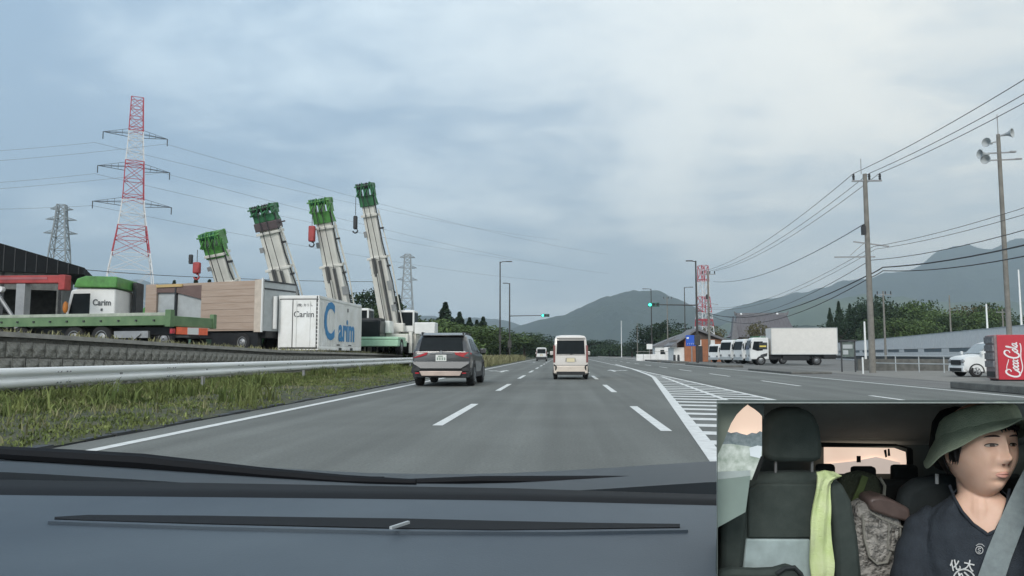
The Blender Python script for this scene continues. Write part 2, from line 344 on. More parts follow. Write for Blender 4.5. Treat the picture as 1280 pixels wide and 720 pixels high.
hill('far_mountain', [(640, 438), (760, 425), (860, 402), (905, 390), (950, 378), (985, 374), (1010, 366), (1035, 358), (1055, 350), (1085, 347), (1120, 341), (1150, 335), (1175, 322), (1200, 314), (1215, 311), (1240, 309), (1262, 304), (1280, 303), (1400, 296), (1600, 330), (1750, 420)], 6400, 3600, M_hill, 4)
hill('green_foothill', [(860, 430), (905, 408), (950, 396), (1000, 380), (1050, 372), (1120, 372), (1200, 378), (1300, 376), (1450, 400), (1550, 438)], 4200, 1900, M_hill2, 7)
hill('low_ridge', [(820, 440), (900, 424), (960, 410), (1010, 407), (1060, 409), (1120, 412), (1200, 410), (1300, 410), (1450, 436)], 2200, 900, M_hill, 9)
hill('distant_hills', [(-200, 380), (0, 362), (120, 352), (180, 351), (240, 356), (330, 372), (450, 388), (540, 397), (590, 396), (640, 404), (700, 425), (760, 440)], 7000, 3000, M_hill, 12)
# ------------------------------------------------------------------ retaining wall with pillow-faced blocks
wall = empty('retaining_wall', (-11.4, 14, 0), label='low mossy concrete block retaining wall below the truck yard behind the white guardrail', cat='wall')
bm0 = MB(); ys = [-3, 2, 8, 16, 31, 56, 96]; 
bm0.loft([[V(-.35, y, 0), V(-.06, y, 0), V(-.06, y, yardz(y+14)-.10), V(-.35, y, yardz(y+14)-.10)] for y in ys]); bm0.build('wall_core', M_wallb, wall)
cp = MB(); cp.loft([[V(-.4, y, yardz(y+14)-.10), V(.05, y, yardz(y+14)-.10), V(.05, y, yardz(y+14)+.0), V(-.4, y, yardz(y+14)+.0)] for y in ys]); cp.build('coping', M_conc, wall)
bw, bh = .40, .345
def bmesh_block():
    q = MB(); a, h = bw*.47, bh*.47
    q.add([(0, -a, -h), (0, a, -h), (0, a, h), (0, -a, h), (.15, 0, .10), (.08, -a*.45, -h*.2), (.08, a*.45, -h*.2), (.04, 0, -h*.8)],
          [(0, 7, 5), (0, 5, 3), (3, 5, 4), (3, 4, 2), (2, 4, 6), (2, 6, 1), (1, 6, 7), (1, 7, 0), (5, 7, 4), (4, 7, 6)])
    return q
M_blk = mat('mossy_block', (.07, .07, .062), .95, c2=(.44, .43, .40), vs=3.4, bump=.8, bs=12, detail=9, island=.3)
blk = bmesh_block().build('block', M_blk, wall, smooth=0); first = True; nb = 0
for r in (2, 1, 0):
    for i in range(100):
        y = -2+(i+.5*(r % 2))*bw; z = yardz(y+14)-.36-(2-r)*bh
        if z < .05 or (i > 70 and r == 0) or nb > 290: continue
        o = blk if first else blk.copy()
        if not first: COL.objects.link(o); o.parent = wall
        first = False; nb += 1; o.location = (-.06, y, z); o.rotation_euler = (random.uniform(-.04, .04), 0, random.uniform(-.06, .06)); o.scale = (random.uniform(.7, 1.2), 1, 1)
# weeds on top of the wall
def tufts(name, spots, m, label=None, h=(.2, .5), nbl=14, parent=None, wid=.012, kind='stuff', spread=.12):
    n = len(spots)*nbl; B = np.repeat(np.array(spots, dtype=float), nbl, 0); H = rng.uniform(h[0], h[1], (n, 1))*(B[:, 3:4] if B.shape[1] > 3 else 1); B = B[:, :3]
    off = rng.normal(size=(n, 2))*spread; B[:, :2] += off; a = rng.uniform(0, 2*PI, n); d = np.stack([np.cos(a), np.sin(a), 0*a], 1); w = d*wid*rng.uniform(.6, 1.6, (n, 1))
    ln = rng.normal(size=(n, 3))*.3; ln[:, 2] = 0; p = np.stack([-d[:, 1], d[:, 0], 0*a], 1)
    m1 = B+ln*H*.35; m1[:, 2] += H[:, 0]*.6; t1 = B+ln*H*1.2; t1[:, 2] += H[:, 0]*.95
    vs = np.stack([B-w, B+w, m1+w*.8, m1-w*.8, t1+w*.15, t1-w*.15], 1).reshape(-1, 3); k = np.arange(n)[:, None]*6
    q = np.concatenate([k+np.array([[0, 1, 2, 3]]), k+np.array([[3, 2, 4, 5]])]); o = rawmesh(name, vs, q, m, parent)
    return tag(o, label, None, None, kind)
sp_ = []
for _ in range(21000):
    y = 5+90*random.random()**1.8; t = random.random(); x = -6.15-5.2*t
    dens = mnoise.noise((x*.45, y*.25, 3))+.25+.6*smoothstep(.25, .6, t)
    if random.random() < max(.12, dens+.12): sp_.append((x, y, vz(x, y)-.02, .45+.45*smoothstep(.1, .8, t)))
tag(tufts('verge_grass', sp_, M_grass, h=(.05, .18), nbl=10, wid=.012), 'green and olive grass growing on the verge below the white guardrail', 'grass')
sp_ = [(-6.2-5*random.random(), 5+60*random.random()**1.5) for _ in range(700)]
tag(tufts('dry_grass', [(x, y, vz(x, y), 1) for x, y in sp_], M_dry, h=(.05, .2), nbl=5, wid=.008), 'pale dry grass stalks scattered along the left verge', 'grass')
sp_ = []
for (px, Y, n) in ((330, 22, 26), (320, 15.5, 7), (352, 16.2, 8), (120, 13, 8), (240, 17, 8), (465, 35, 26), (480, 40, 26), (60, 14, 6), (200, 16, 8), (360, 30, 16)):
    for _ in range(n):
        x = min(-6.6, max(-9.3, gx(px, Y)))+random.gauss(0, .3); yy = Y+random.gauss(0, .8); sp_.append((x, yy, vz(x, yy), 1))
tag(tufts('tall_weeds', sp_, M_grass, h=(.15, .46), nbl=16, wid=.012, spread=.09), 'taller clumps of weeds standing up against the white guardrail', 'weeds')
sp_ = [(-11.5-1.6*random.random(), 14+55*random.random()) for _ in range(420)]
tag(tufts('yard_weeds', [(x, y, yardz(y)-.02, 1) for x, y in sp_], M_dry, h=(.04, .2), nbl=7), 'dry weeds along the top of the mossy retaining wall', 'weeds')
# ------------------------------------------------------------------ guardrail
gl = empty('guardrail', (-9.55, 6, 0), label='white corrugated steel guardrail running along the left verge before the truck yard', cat='guardrail')
ph = [(0, .0), (.035, .03), (.05, .09), (.035, .135), (-.02, .165), (-.02, .185), (.035, .215), (.05, .26), (.035, .32), (0, .35)]
def beamz(y): return .50
prof2 = [(x, z) for x, z in ph]+[(x-.012, z) for x, z in ph[::-1]]
for i in range(24):
    y = i*4.0; b = MB(); b.loft([[V(x+(.006 if i % 2 else 0), yy, z+.50) for x, z in prof2] for yy in (y-.05, y+4.05)]); bo = b.build('rail_beam', M_galv, gl, smooth=50)
    if i < 9:
        q = MB()
        for dy in (-.18, -.09, .09, .18):
            for z in (.56, .76): q.lathe([(.014, .04), (.014, .058), (.004, .064)], 8, (.012, y+4+dy, z), 'X')
        q.build('bolt', M_post, bo)
    b = MB(); b.tube([(-.11, y+2, -.1), (-.11, y+2, .84)], .055, 10); b.bx(-.11, .0, y+1.96, y+2.04, .62, .74); b.build('post', M_post, gl)
# ------------------------------------------------------------------ vehicle helpers
def wheel(parent, x, y, r, w, side, truck=False, rimm=None):
    b = MB(); h = w/2; b.lathe([(r*.55, -h*.8), (r*.62, -h), (r*.93, -h), (r, -h*.7), (r, h*.7), (r*.93, h), (r*.62, h), (r*.55, h*.8)], 28, (x, y, r), 'X')
    t = b.build('wheel', M_rub, parent); q = MB(); s = side; xo = x+s*h*.62
    q.lathe([(r*.57, -.03*s), (r*.60, .05*s), (r*.55, .05*s), (r*.5, .0), (.06, -.02*s if not truck else .10*s), (.001, .04*s)], 24, (xo, y, r), 'X', cap=False)
    n = 8 if truck else 5
    for k in range(n):
        a = 2*PI*k/n
        if truck: q.ball((xo+.03*s, y+r*.3*math.cos(a), r+r*.3*math.sin(a)), r*.05, 6, 4)
        else:
            for da in (-.16, .16): q.bar((xo+.035*s, y, r), (xo+.04*s, y+r*.56*math.cos(a+da), r+r*.56*math.sin(a+da)), r*.10, .03)
    q.build('rim', rimm or M_rim, t); return t
def ring(st):
    y, wl, wb, zl, zb, wr, zr = st; zm = zl+(zb-zl)*.5
    h = [(0, zl), (wl*.9, zl), (wl, zl+.07), (wl+.015, zm), (wb+.012, zb-.1), (wb, zb), (wr+(wb-wr)*.12, zr-.1*min(1, (zr-zb)*2)), (wr-.06, zr-.02), (wr*.6, zr+.012), (0, zr+.018)]
    return [V(x, y, z) for x, z in h]+[V(-x, y, z) for x, z in h[-2:0:-1]]
def interp_st(sts, y):
    for a, b in zip(sts, sts[1:]):
        if y <= b[0]: t = (y-a[0])/(b[0]-a[0]); return tuple(p+(q-p)*t for p, q in zip(a, b))
    return sts[-1]
def body(parent, sts, m, name='body', bevel=.0, nsub=3):
    s2 = []
    for a, b in zip(sts, sts[1:]):
        for k in range(nsub): t = k/nsub; s2.append(tuple(p+(q-p)*t for p, q in zip(a, b)))
    s2.append(sts[-1]); b = MB(); b.loft([ring(s) for s in s2]); return b.build(name, m, parent, smooth=40, bevel=bevel)
def side_window(parent, sts, y0, y1, side, f0=.08, f1=.86, y0t=None, y1t=None, m=None, name='side_window'):
    y0t = y0 if y0t is None else y0t; y1t = y1 if y1t is None else y1t; b = MB(); pts = []
    for k, (y, f) in enumerate(((y0, f0), (y1, f0), (y1t, f1), (y0t, f1))):
        st = interp_st(sts, y); wb, zb, wr, zr = st[2], st[4], st[5], st[6]; x1 = wr+(wb-wr)*.12; z1 = zr-.1
        pts.append(V(side*(wb+(x1-wb)*f+.004), y, zb+(z1-zb)*f))
    b.prism(pts, (side*.006, 0, .0)); return b.build(name, m or M_glass, parent, smooth=0)
# ------------------------------------------------------------------ grey suv
M_suv = mat('grey_car_paint', (.075, .077, .080), .3, metal=.35, var=.04, coat=.7)
M_clad = mat('grey_cladding', (.035, .037, .04), .65, var=.15)
M_plate = mat('number_plate', (.72, .73, .70), .5, var=.04)
p = gr(553, 483.5); suv = empty('suv', (p.x-.05, p.y, 0), R(0), 'dark grey sport utility car with red tail lamps driving in the left lane', 'car', sc=1.06)
sts = [(0, .86, .86, .42, 1.06, .80, 1.10), (.05, .90, .89, .34, 1.08, .80, 1.20), (.22, .925, .915, .30, 1.10, .76, 1.50), (.42, .93, .92, .28, 1.10, .73, 1.655), (.9, .93, .925, .25, 1.09, .72, 1.69), (1.8, .93, .925, .25, 1.06, .72, 1.69), (2.4, .93, .92, .25, 1.04, .70, 1.63), (3.25, .93, .91, .25, 1.03, .74, 1.10), (4.1, .91, .87, .26, .98, .7, 1.03), (4.5, .82, .78, .32, .88, .6, .90), (4.6, .7, .7, .4, .75, .5, .78)]
body(suv, sts, M_suv)
b = MB(); b.prism([(-.70, -.012, 1.115), (.70, -.012, 1.115), (.635, .20, 1.53), (-.635, .20, 1.53)], (0, -.02, .012)); rw = b.build('rear_window', M_glass, suv, smooth=0)
b = MB(); b.bar((0, -.005, 1.13), (.33, .08, 1.21), .02, .015); b.build('wiper', M_black, rw)
b = MB(); b.prism([(-.72, .16, 1.60), (.72, .16, 1.60), (.70, .48, 1.675), (-.70, .48, 1.675)], (0, 0, .028)); b.build('spoiler', M_suv, suv, bevel=.01)
for s in (-1, 1):
    b = MB(); b.prism([(s*.42, -.03, 1.075), (s*.86, -.012, 1.075), (s*.935, .20, 1.06), (s*.925, .22, .985), (s*.88, -.02, .90), (s*.66, -.035, .935), (s*.46, -.035, 1.00)], (0, .03, 0)); b.build('tail_light', M_redl, suv, bevel=.008)
    b = MB(); b.prism([(s*.64, .24, 1.72), (s*.64, 2.2, 1.70), (s*.64, 2.3, 1.67), (s*.64, .2, 1.66)], (s*.035, 0, 0)); b.build('roof_rail', M_black, suv)
    side_window(suv, sts, .55, 1.2, s, y0t=.75, y1t=1.22); side_window(suv, sts, 1.27, 2.15, s); side_window(suv, sts, 2.22, 3.1, s, y1t=2.55)
    b = MB(); b.box((s*1.02, 2.85, 1.13), (.22, .12, .17)); b.box((s*.94, 2.88, 1.07), (.08, .06, .05)); b.build('mirror', M_suv, suv, bevel=.03)
    for y in (.92, 3.68):
        wheel(suv, s*.835, y, .37, .235, s); b = MB(); n = 14
        for rr, yy in ((.0, 0),):
            ringo = [[V(s*x, y+rad*math.cos(a), .37+rad*math.sin(a)) for x, rad in ((.86, .39), (.955, .39), (.955, .46), (.86, .46))] for a in [PI*(-.10+1.2*k/n) for k in range(n+1)]]
            b.loft(ringo)
        b.build('wheel_arch', M_clad, suv)
    b = MB(); b.bx(s*.90, s*.955, 1.35, 3.25, .27, .44); b.build('sill', M_clad, suv, bevel=.015)
    b = MB(); b.bx(s*.87, s*.945, -.0, .46, .42, .60); b.prism([(s*.60, -.06, .62), (s*.9, -.02, .62), (s*.9, -.02, .48), (s*.68, -.06, .48)], (0, .05, 0)); b.build('bumper_corner', M_clad, suv, bevel=.02)
b = MB(); b.prism([(-.91, .02, .74), (.91, .02, .74), (.90, .10, .30), (-.90, .10, .30)], (0, -.075, -.02)); b.build('bumper', M_clad, suv, bevel=.03)
b = MB(); b.prism([(-.90, -.04, .80), (.90, -.04, .80), (.90, -.075, .72), (.64, -.09, .56), (-.64, -.09, .56), (-.90, -.075, .72)], (0, .1, 0)); b.build('bumper_upper', M_suv, suv, bevel=.02)
b = MB(); b.prism([(-.68, -.085, .49), (.68, -.085, .49), (.60, -.085, .34), (-.60, -.085, .34)], (0, .06, 0)); b.build('skid_plate', mat('plate_painted_reflection', (.55, .44, .38), .35, metal=.2, coat=.3), suv, bevel=.015)  # copper tone is a reflection put into the plate's colour
b = MB(); b.box((0, -.02, .90), (.34, .02, .20)); pl = b.build('number_plate', M_plate, suv, bevel=.004)
b = MB()
for i in range(4): b.box((-.11+i*.075, -.032, .875), (.045, .004, .085))
b.box((-.02, -.032, .955), (.16, .004, .035)); b.build('plate_marks', mat('plate_print', (.25, .32, .27), .6), pl, smooth=0)
b = MB(); b.box((0, -.025, 1.045), (.72, .03, .022)); b.build('garnish', M_rim, suv)
b = MB(); b.lathe([(.001, -.012), (.05, -.012), (.055, 0), (.05, .012)], 14, (0, -.035, 1.075), 'Y'); b.build('badge', M_rim, suv)
for s in (-1, 1):
    b = MB(); b.box((s*.74, -.09, .43), (.13, .02, .035)); b.build('reflector', M_redl, suv)
# ------------------------------------------------------------------ kei vans / cars
def kei(name, loc, rz, label, cat, pm, sc=1, lower=None, front=False):
    k = empty(name, loc, rz, label, cat, sc=sc)
    st = [(0, .70, .70, .30, .98, .66, 1.02), (.03, .725, .725, .24, 1.0, .665, 1.45), (.10, .735, .735, .22, 1.0, .66, 1.80), (.3, .74, .738, .2, .99, .66, 1.875), (2.0, .74, .738, .2, .97, .66, 1.88), (2.45, .74, .735, .2, .96, .64, 1.80), (2.95, .735, .72, .2, .95, .60, 1.02), (3.2, .72, .69, .22, .90, .5, .94), (3.36, .66, .62, .3, .78, .45, .8)]
    if front: st = [(0, .70, .70, .30, .98, .66, 1.02), (.03, .725, .725, .24, 1.0, .665, 1.40), (.15, .735, .735, .22, 1.0, .66, 1.62), (.35, .74, .738, .2, .99, .66, 1.66), (1.75, .74, .738, .2, .97, .66, 1.67), (2.05, .74, .735, .2, .96, .64, 1.60), (2.62, .735, .72, .2, .97, .62, 1.06), (3.1, .72, .70, .22, .95, .55, .99), (3.3, .70, .66, .25, .90, .5, .93), (3.38, .66, .62, .3, .80, .45, .82)]
    body(k, st, pm); b = MB(); b.prism([(-.60, -.004, 1.08), (.60, -.004, 1.08), (.575, .055, 1.66), (-.575, .055, 1.66)], (0, -.02, 0)); w_ = b.build('rear_window', M_glass, k, smooth=0)
    b = MB(); b.bar((-.02, -.03, 1.06), (.28, -.015, 1.12), .02, .015); b.build('wiper', M_black, w_)
    if not front:
        b = MB(); b.box((0, .02, 1.775), (1.2, .10, .07)); b.build('spoiler', pm, k, bevel=.02)
        b = MB(); b.prism([(-.24, -.012, .76), (.24, -.012, .76), (.20, -.012, .92), (-.20, -.012, .92)], (0, -.006, 0)); b.build('plate_recess', mat('shaded_trim', (.35, .33, .30), .5), k)
        b = MB(); b.box((0, -.02, .825), (.33, .014, .155)); b.build('number_plate', mat('yellow_plate', (.70, .62, .42), .5, var=.05), k)
        b = MB(); b.bx(-.70, .70, -.008, .02, .600, .612); b.bx(-.62, .62, -.012, .02, 1.035, 1.047); b.build('tailgate_gap', M_black, k)
        b = MB(); b.bx(-.72, .72, -.045, .2, .26, .58); b.build('bumper', lower or pm, k, bevel=.03)
        b = MB(); b.bx(-.60, .60, -.052, -.04, .20, .34); b.build('bumper_grille', M_black, k)
        for s in (-1, 1):
            b = MB(); b.prism([(s*.72, -.03, .66), (s*.60, -.055, .58), (s*.58, -.055, .50), (s*.62, -.055, .40), (s*.73, -.03, .34)], (0, .05, 0)); b.build('rear_lamp', M_black, k)
            b = MB(); b.bx(s*.655, s*.735, -.02, .10, .72, 1.45); b.build('tail_light', mat('dim_tail_lamp', (.20, .06, .055), .3, coat=.5), k, bevel=.01)
    else:
        b = MB(); b.prism([(-.60, 2.60, 1.10), (.60, 2.60, 1.10), (.55, 2.12, 1.56), (-.55, 2.12, 1.56)], (0, .03, .015)); b.build('windscreen', mat('pale_glass', (.25, .29, .31), .1, spec=.9), k)
        b = MB(); b.bx(-.40, .40, 3.30, 3.43, .56, .80); b.build('grille', M_black, k, bevel=.02)
        b = MB(); b.bx(-.66, .66, 3.2, 3.42, .24, .50); b.build('front_bumper', pm, k, bevel=.03)
        b = MB(); b.bx(-.50, .50, 3.40, 3.44, .26, .42); b.build('air_intake', M_black, k)
        for s in (-1, 1):
            b = MB(); b.ball((s*.54, 3.36, .74), (.13, .09, .10), 12, 8); b.build('headlight', M_rim, k)
    for s in (-1, 1):
        side_window(k, st, .25, 1.0 if not front else .9, s, .1, .8); side_window(k, st, 1.1 if not front else .95, 1.95 if not front else 1.36, s, .1, .8); side_window(k, st, 2.05 if not front else 1.4, 2.8 if not front else 2.45, s, .1, .8, y1t=2.42 if not front else 2.05)
        b = MB(); b.box((s*.84, 2.65, 1.12), (.16, .1, .18)); b.build('mirror', pm, k, bevel=.03)
        for y in (.5, 2.85): wheel(k, s*.655, y, .285, .15, s)
        if front:
            b = MB(); b.bx(s*.73, s*.755, .9, 2.3, .35, .75); b.build('door_trim', M_black, k, bevel=.01)
        for y in (.5, 2.85):
            b = MB(); b.loft([[V(s*x, y+rad*math.cos(a), .285+rad*math.sin(a)) for x, rad in ((.66, .30), (.762, .30), (.762, .35), (.66, .35))] for a in [PI*(-.08+1.16*q/12) for q in range(13)]]); b.build('wheel_arch', M_black, k)
    return k
M_cream = mat('cream_van_paint', (.68, .64, .60), .3, var=.03, coat=.7); M_creamd = mat('bumper_painted_reflection', (.66, .58, .50), .35, var=.05, coat=.6)  # bumper colour is warmed to carry a reflected glow
p = gr(713.5, 474.5); kei('kei_van', (p.x, p.y, 0), 0, 'cream white boxy minivan with a dark rear window driving in the middle lane', 'van', M_cream, 1.0, M_creamd)
p = gr(680, 450.2); kei('small_car', (p.x, 112, 0), 0, 'small white car far ahead between the grey car and the cream van', 'car', M_white, 1.05, M_clad)
# ------------------------------------------------------------------ yard : flatbed truck
yz_ = lambda Y: yardz(Y)
A = at(212, 396, 26.5); Bp = at(-40, 404, 28.4); ax = (Bp-A); ax.z = 0; Lf = ax.length
fb = empty('flatbed_truck', (A.x, A.y, yardz(26)), math.atan2(ax.y, ax.x), 'green flatbed truck with an empty deck and an orange and white rear marker', 'truck')
M_dgreen = mat('dull_deck_green', (.09, .17, .08), .55, c2=(.15, .24, .12), vs=2)
# local x runs from the rear (0) to the front, local y to the right of that (towards the camera is +y or -y)
dz = A.z-yardz(26)
sgn = 1
b = MB(); b.bx(0, Lf, .0, .055, dz+.045, dz+.16); b.build('deck_edge', mat('pale_deck_edge', (.36, .40, .33), .7, var=.2), fb, bevel=.01)
b = MB(); b.bx(0, Lf, -2.4, 0, dz-.10, dz); b.build('deck', mat('deck_boards', (.34, .33, .28), .8, var=.2, stretch=(.3, 4, 1)), fb)
b = MB(); b.bx(-.02, Lf, .0, .06, dz-.30, dz+.04); b.bx(-.02, Lf, -2.46, -2.40, dz-.30, dz+.04); b.build('side_rail', M_dgreen, fb, bevel=.01)
b = MB(); b.bx(-.08, 0, -2.46, .06, dz-.34, dz+.04); b.bx(-.12, .12, -.12, .1, dz-.36, dz+.26); b.bx(-.12, .06, -2.5, -2.3, dz-.36, dz+.2); b.build('rear_beam', M_dgreen, fb, bevel=.015)
for i in range(13):
    b = MB(); b.box((.6+i*.78, .08, dz-.12), (.07, .05, .06)); b.build('lashing_hook', M_dark, fb)
b = MB(); b.bx(.2, Lf, -1.9, -1.6, dz-.62, dz-.34); b.bx(.2, Lf, -.8, -.5, dz-.62, dz-.34); b.build('chassis', M_dark, fb)
for x in (3.0, 4.25, 6.8, 8.0):
    for y, s in ((-.15, 1), (-2.25, -1)):
        t = wheel(fb, 0, 0, .46, .28, s, True); t.rotation_euler = (0, 0, R(90)); t.location = (x, y, -.1)
b = MB(); b.bx(-.14, -.09, -1.95, -.25, .48, .74); rm = b.build('rear_marker', M_orange, fb, smooth=0)
b = MB(); b.bx(-.16, -.135, -1.4, -.8, .485, .735); b.build('white_band', M_white, rm, smooth=0)
b = MB(); b.bx(-.1, 0, -.2, -.04, .5, .68); b.build('tail_lamp', M_redl, fb)
b = MB(); b.bar((1.2, .02, .5), (1.8, .1, .05), .06, .04); b.bx(.9, 2.4, -.1, .0, .35, .6); b.build('side_guard', M_post, fb)
# ---- truck cab with lettering (stands behind the flatbed)
def cabtruck(name, ref, Y, w, label, rz, letter=True, sc=1):
    base = at(*ref, Y); k = empty(name, (base.x, base.y, yardz(Y)), rz, label, 'truck', sc=sc)
    # local: x = forward(-x), cab side faces -y (camera)
    b = MB(); side = [(-1.15, 0, .95), (-1.2, 0, 1.5), (-1.0, 0, 2.42), (-.6, 0, 2.52), (1.05, 0, 2.50), (1.1, 0, .95)]
    b.prism(side, (0, 2.3, 0)); b.build('cab', M_white, k, bevel=.07)
    b = MB(); b.prism([(-1.19, -.012, .92), (-1.19, -.012, 1.14), (1.12, -.012, 1.22), (1.12, -.012, .92)], (0, .03, 0)); b.build('green_stripe', M_green, k, smooth=0)
    b = MB(); b.prism([(-1.05, -.012, 1.45), (-.86, -.012, 2.28), (-.10, -.012, 2.30), (-.10, -.012, 1.40)], (0, .03, 0)); b.build('side_window', M_glass, k, smooth=0)
    b = MB(); b.prism([(-.85, -.1, 2.53), (-.7, -.1, 2.88), (-.3, -.1, 3.0), (1.15, -.1, 2.98), (1.15, -.1, 2.53)], (0, 2.5, 0)); b.build('roof_deflector', M_green, k, bevel=.04)
    b = MB(); b.bx(1.22, 1.4, 1.6, 2.5, .8, 2.9); b.build('rear_screen', M_dark, k)
    b = MB(); b.bx(-1.3, 4.5, .3, 2.0, .55, .92); b.build('chassis', M_dark, k)
    for x in (-.3, 3.4):
        for y, s in ((.15, -1), (2.15, 1)):
            t = wheel(k, 0, 0, .46, .28, s, True); t.rotation_euler = (0, 0, R(90)); t.location = (x, y, 0)
    b = MB(); b.ball((-1.1, -.22, 1.72), (.12, .10, .24), 12, 8); b.bar((-1.1, 0, 1.9), (-1.1, -.2, 1.75), .03); b.build('orange_mirror', mat('orange_plastic', (.62, .22, .04), .5), k)
    if letter:
        text_part('lettering', 'Carim', .34, M_text, k, basis((.46, -.02, 1.93), (1, 0, 0), (0, 0, 1)), .004, .006)
        b = MB(); b.bx(.42, .5, -.03, 0, 1.60, 1.70); b.build('mark', M_text, k)
    return k
cabtruck('crane_truck', (114, 400), 33, 1, 'white truck cab with green roof lettered Carim behind the flatbed', R(12), sc=1.13).scale = (.92, 1.13, 1.13)
# red folded loader crane beside the cab
c0 = at(88, 349, 31.5); c1 = at(-60, 348.5, 31.5); lc = empty('loader_crane', (c0.x-.4, c0.y, yardz(31)), 0, 'red crane boom folded over the flatbed at the left edge', 'crane')
h1 = c0.z-yardz(31)
b = MB(); b.bx(-5, .15, -.2, .2, h1-.18, h1+.16); b.bx(.0, .30, -.22, .22, h1-.48, h1+.18); b.build('boom', M_red, lc, bevel=.03)
b = MB(); b.bx(-4.6, -.5, -.22, -.2, h1-.02, h1+.08); b.build('boom_label', mat('dull_red', (.32, .10, .11), .5), lc)
b = MB(); b.bx(-1.9, -1.5, -.2, .2, 0, h1-.2); b.bx(-2.2, -1.2, -.5, .5, 0, .6); b.build('column', M_post, lc, bevel=.02)
b = MB(); b.tube([(-3.2, 0, h1-.2), (-1.7, 0, .9)], .08, 8); b.build('lift_cylinder', M_rim, lc)
b = MB(); b.lathe([(.001, -.1), (.13, -.1), (.13, .1), (.001, .1)], 14, (-2.5, -.3, h1-.45), 'Y'); b.build('work_lamp', M_white, lc)
b = MB(); b.bx(-6, -4.1, -.9, .9, 0, 1.45); b.build('winch_cabinet', M_black, lc, bevel=.03)
# second green-topped cab
k2 = at(181, 400, 41); k2o = empty('parked_truck', (k2.x, k2.y, yardz(41)), 0, 'white cab with a sloping green roof just left of the tan cargo body', 'truck')
b = MB(); b.prism([(-.9, 0, 1.0), (-.9, 0, 1.75), (.9, 0, 1.75), (.9, 0, 1.0)], (0, 2.2, 0)); b.bx(-.3, .3, -.03, 0, 1.2, 1.7); b.build('cab', M_white, k2o, bevel=.04)
b = MB(); b.prism([(-.95, -.05, 1.76), (.95, -.05, 1.76), (.95, -.05, 2.9), (.7, -.05, 3.0), (.2, -.05, 2.7), (-.5, -.05, 2.15)], (0, 2.3, 0)); b.build('roof_deflector', M_green, k2o, bevel=.03)
b = MB(); b.bx(-.2, .2, -.05, 0, 1.15, 1.6); b.build('side_window', M_glass, k2o); b = MB(); b.bx(-1, 1, .2, 2, .4, 1); b.build('chassis', M_dark, k2o)
# ---- tan cargo body truck
q0 = at(327, 415, 36); q1 = at(190, 412, 38.2); ax = q1-q0; ax.z = 0; Lt = ax.length; gz = yardz(36)
tb = empty('box_truck', (q0.x, q0.y, gz), math.atan2(ax.y, ax.x)-PI, 'box truck with a long tan wood toned body and its side partly open', 'truck')
zt = at(320, 350, 36).z-gz; zb_ = at(320, 413, 36).z-gz; hh = zt-zb_; e = .0
b = MB(); b.bx(-Lt*.54-.0, 0, 0, .06, zb_, zt); b.bx(-Lt, -Lt*.54, 0, .06, zt-.16, zt); b.bx(-Lt-.5, -Lt+.25, -.04, .06, zb_, zt+.02); b.build('side_wall', M_tan, tb)
b = MB(); np_ = 7
for i in range(np_):
    zz = zb_+.08+i*(hh-.15)/np_; 
    bb = MB(); bb.bx(-Lt*.54, -.45, -.025-.008*(i % 2), .0, zz, zz+(hh-.15)/np_-.012); bb.build('board', M_tan, tb)
b = MB(); b.bx(-.45, .02, -.05, .05, zb_-.08, zt+.03); b.build('corner_post', mat('cream_tan', (.52, .45, .38), .6), tb, bevel=.01)
b = MB(); b.bx(-.03, .04, -.06, .02, zb_-.08, zt+.1); b.build('edge_trim', M_white, tb)
b = MB(); b.bx(-Lt+.2, -Lt*.54, .10, .14, zb_, zt-.4); b.build('inner_panel', M_greyp, tb)
b = MB(); b.prism([(-Lt+.25, -.02, zt-.12), (-Lt*.54, -.02, zt-.12), (-Lt*.53, -.02, zt-.85), (-Lt+1.55, -.02, zt-.45), (-Lt+.25, -.02, zt-.42)], (0, .05, 0)); b.build('folded_flap', mat('brown_panel', (.15, .10, .09), .7), tb)
b = MB(); b.bx(-Lt+.25, -Lt+2.0, -.08, .1, zt-.16, zt-.02); b.build('flap_rail', mat('gold_trim', (.50, .36, .16), .6), tb)
b = MB(); b.bx(-Lt+1.5, -Lt+1.58, -.05, .1, zb_, zt-.1); b.build('inner_post', M_dark, tb)
b = MB(); b.bx(-Lt, 0, 2.4, 2.45, zb_, zt); b.bx(-Lt, 0, .06, 2.4, zt-.04, zt); b.bx(-Lt, 0, .06, 2.4, zb_, zb_+.06); b.bx(-Lt-.04, -Lt, 0, 2.45, zb_, zt); b.build('cargo_shell', M_greyp, tb)
b = MB(); b.bx(0, .05, .06, 2.45, zb_-.02, zt-.05); ew = b.build('end_wall', M_greyp, tb)
b = MB(); b.bx(.05, .08, .06, 2.45, zt-.45, zt-.38); b.bx(.05, .08, .06, 2.45, zt-.08, zt); b.build('end_trim', M_dark, tb)
for y in (.75, 1.7):
    b = MB(); b.tube([(.16, y, zb_+.1), (.16, y, zt-.75)], .10, 10); b.build('end_pole', M_white, tb)
b = MB(); b.bx(-Lt, 0, .3, 2.1, zb_-.35, zb_); b.bx(-3.2, -.3, .1, .3, .15, zb_-.1); b.build('chassis', M_black, tb)
for x in (-1.2, -Lt+1.0):
    for y, s in ((.15, -1), (2.2, 1)):
        t = wheel(tb, 0, 0, .46, .28, s, True); t.rotation_euler = (0, 0, R(90)); t.location = (x, y, 0)
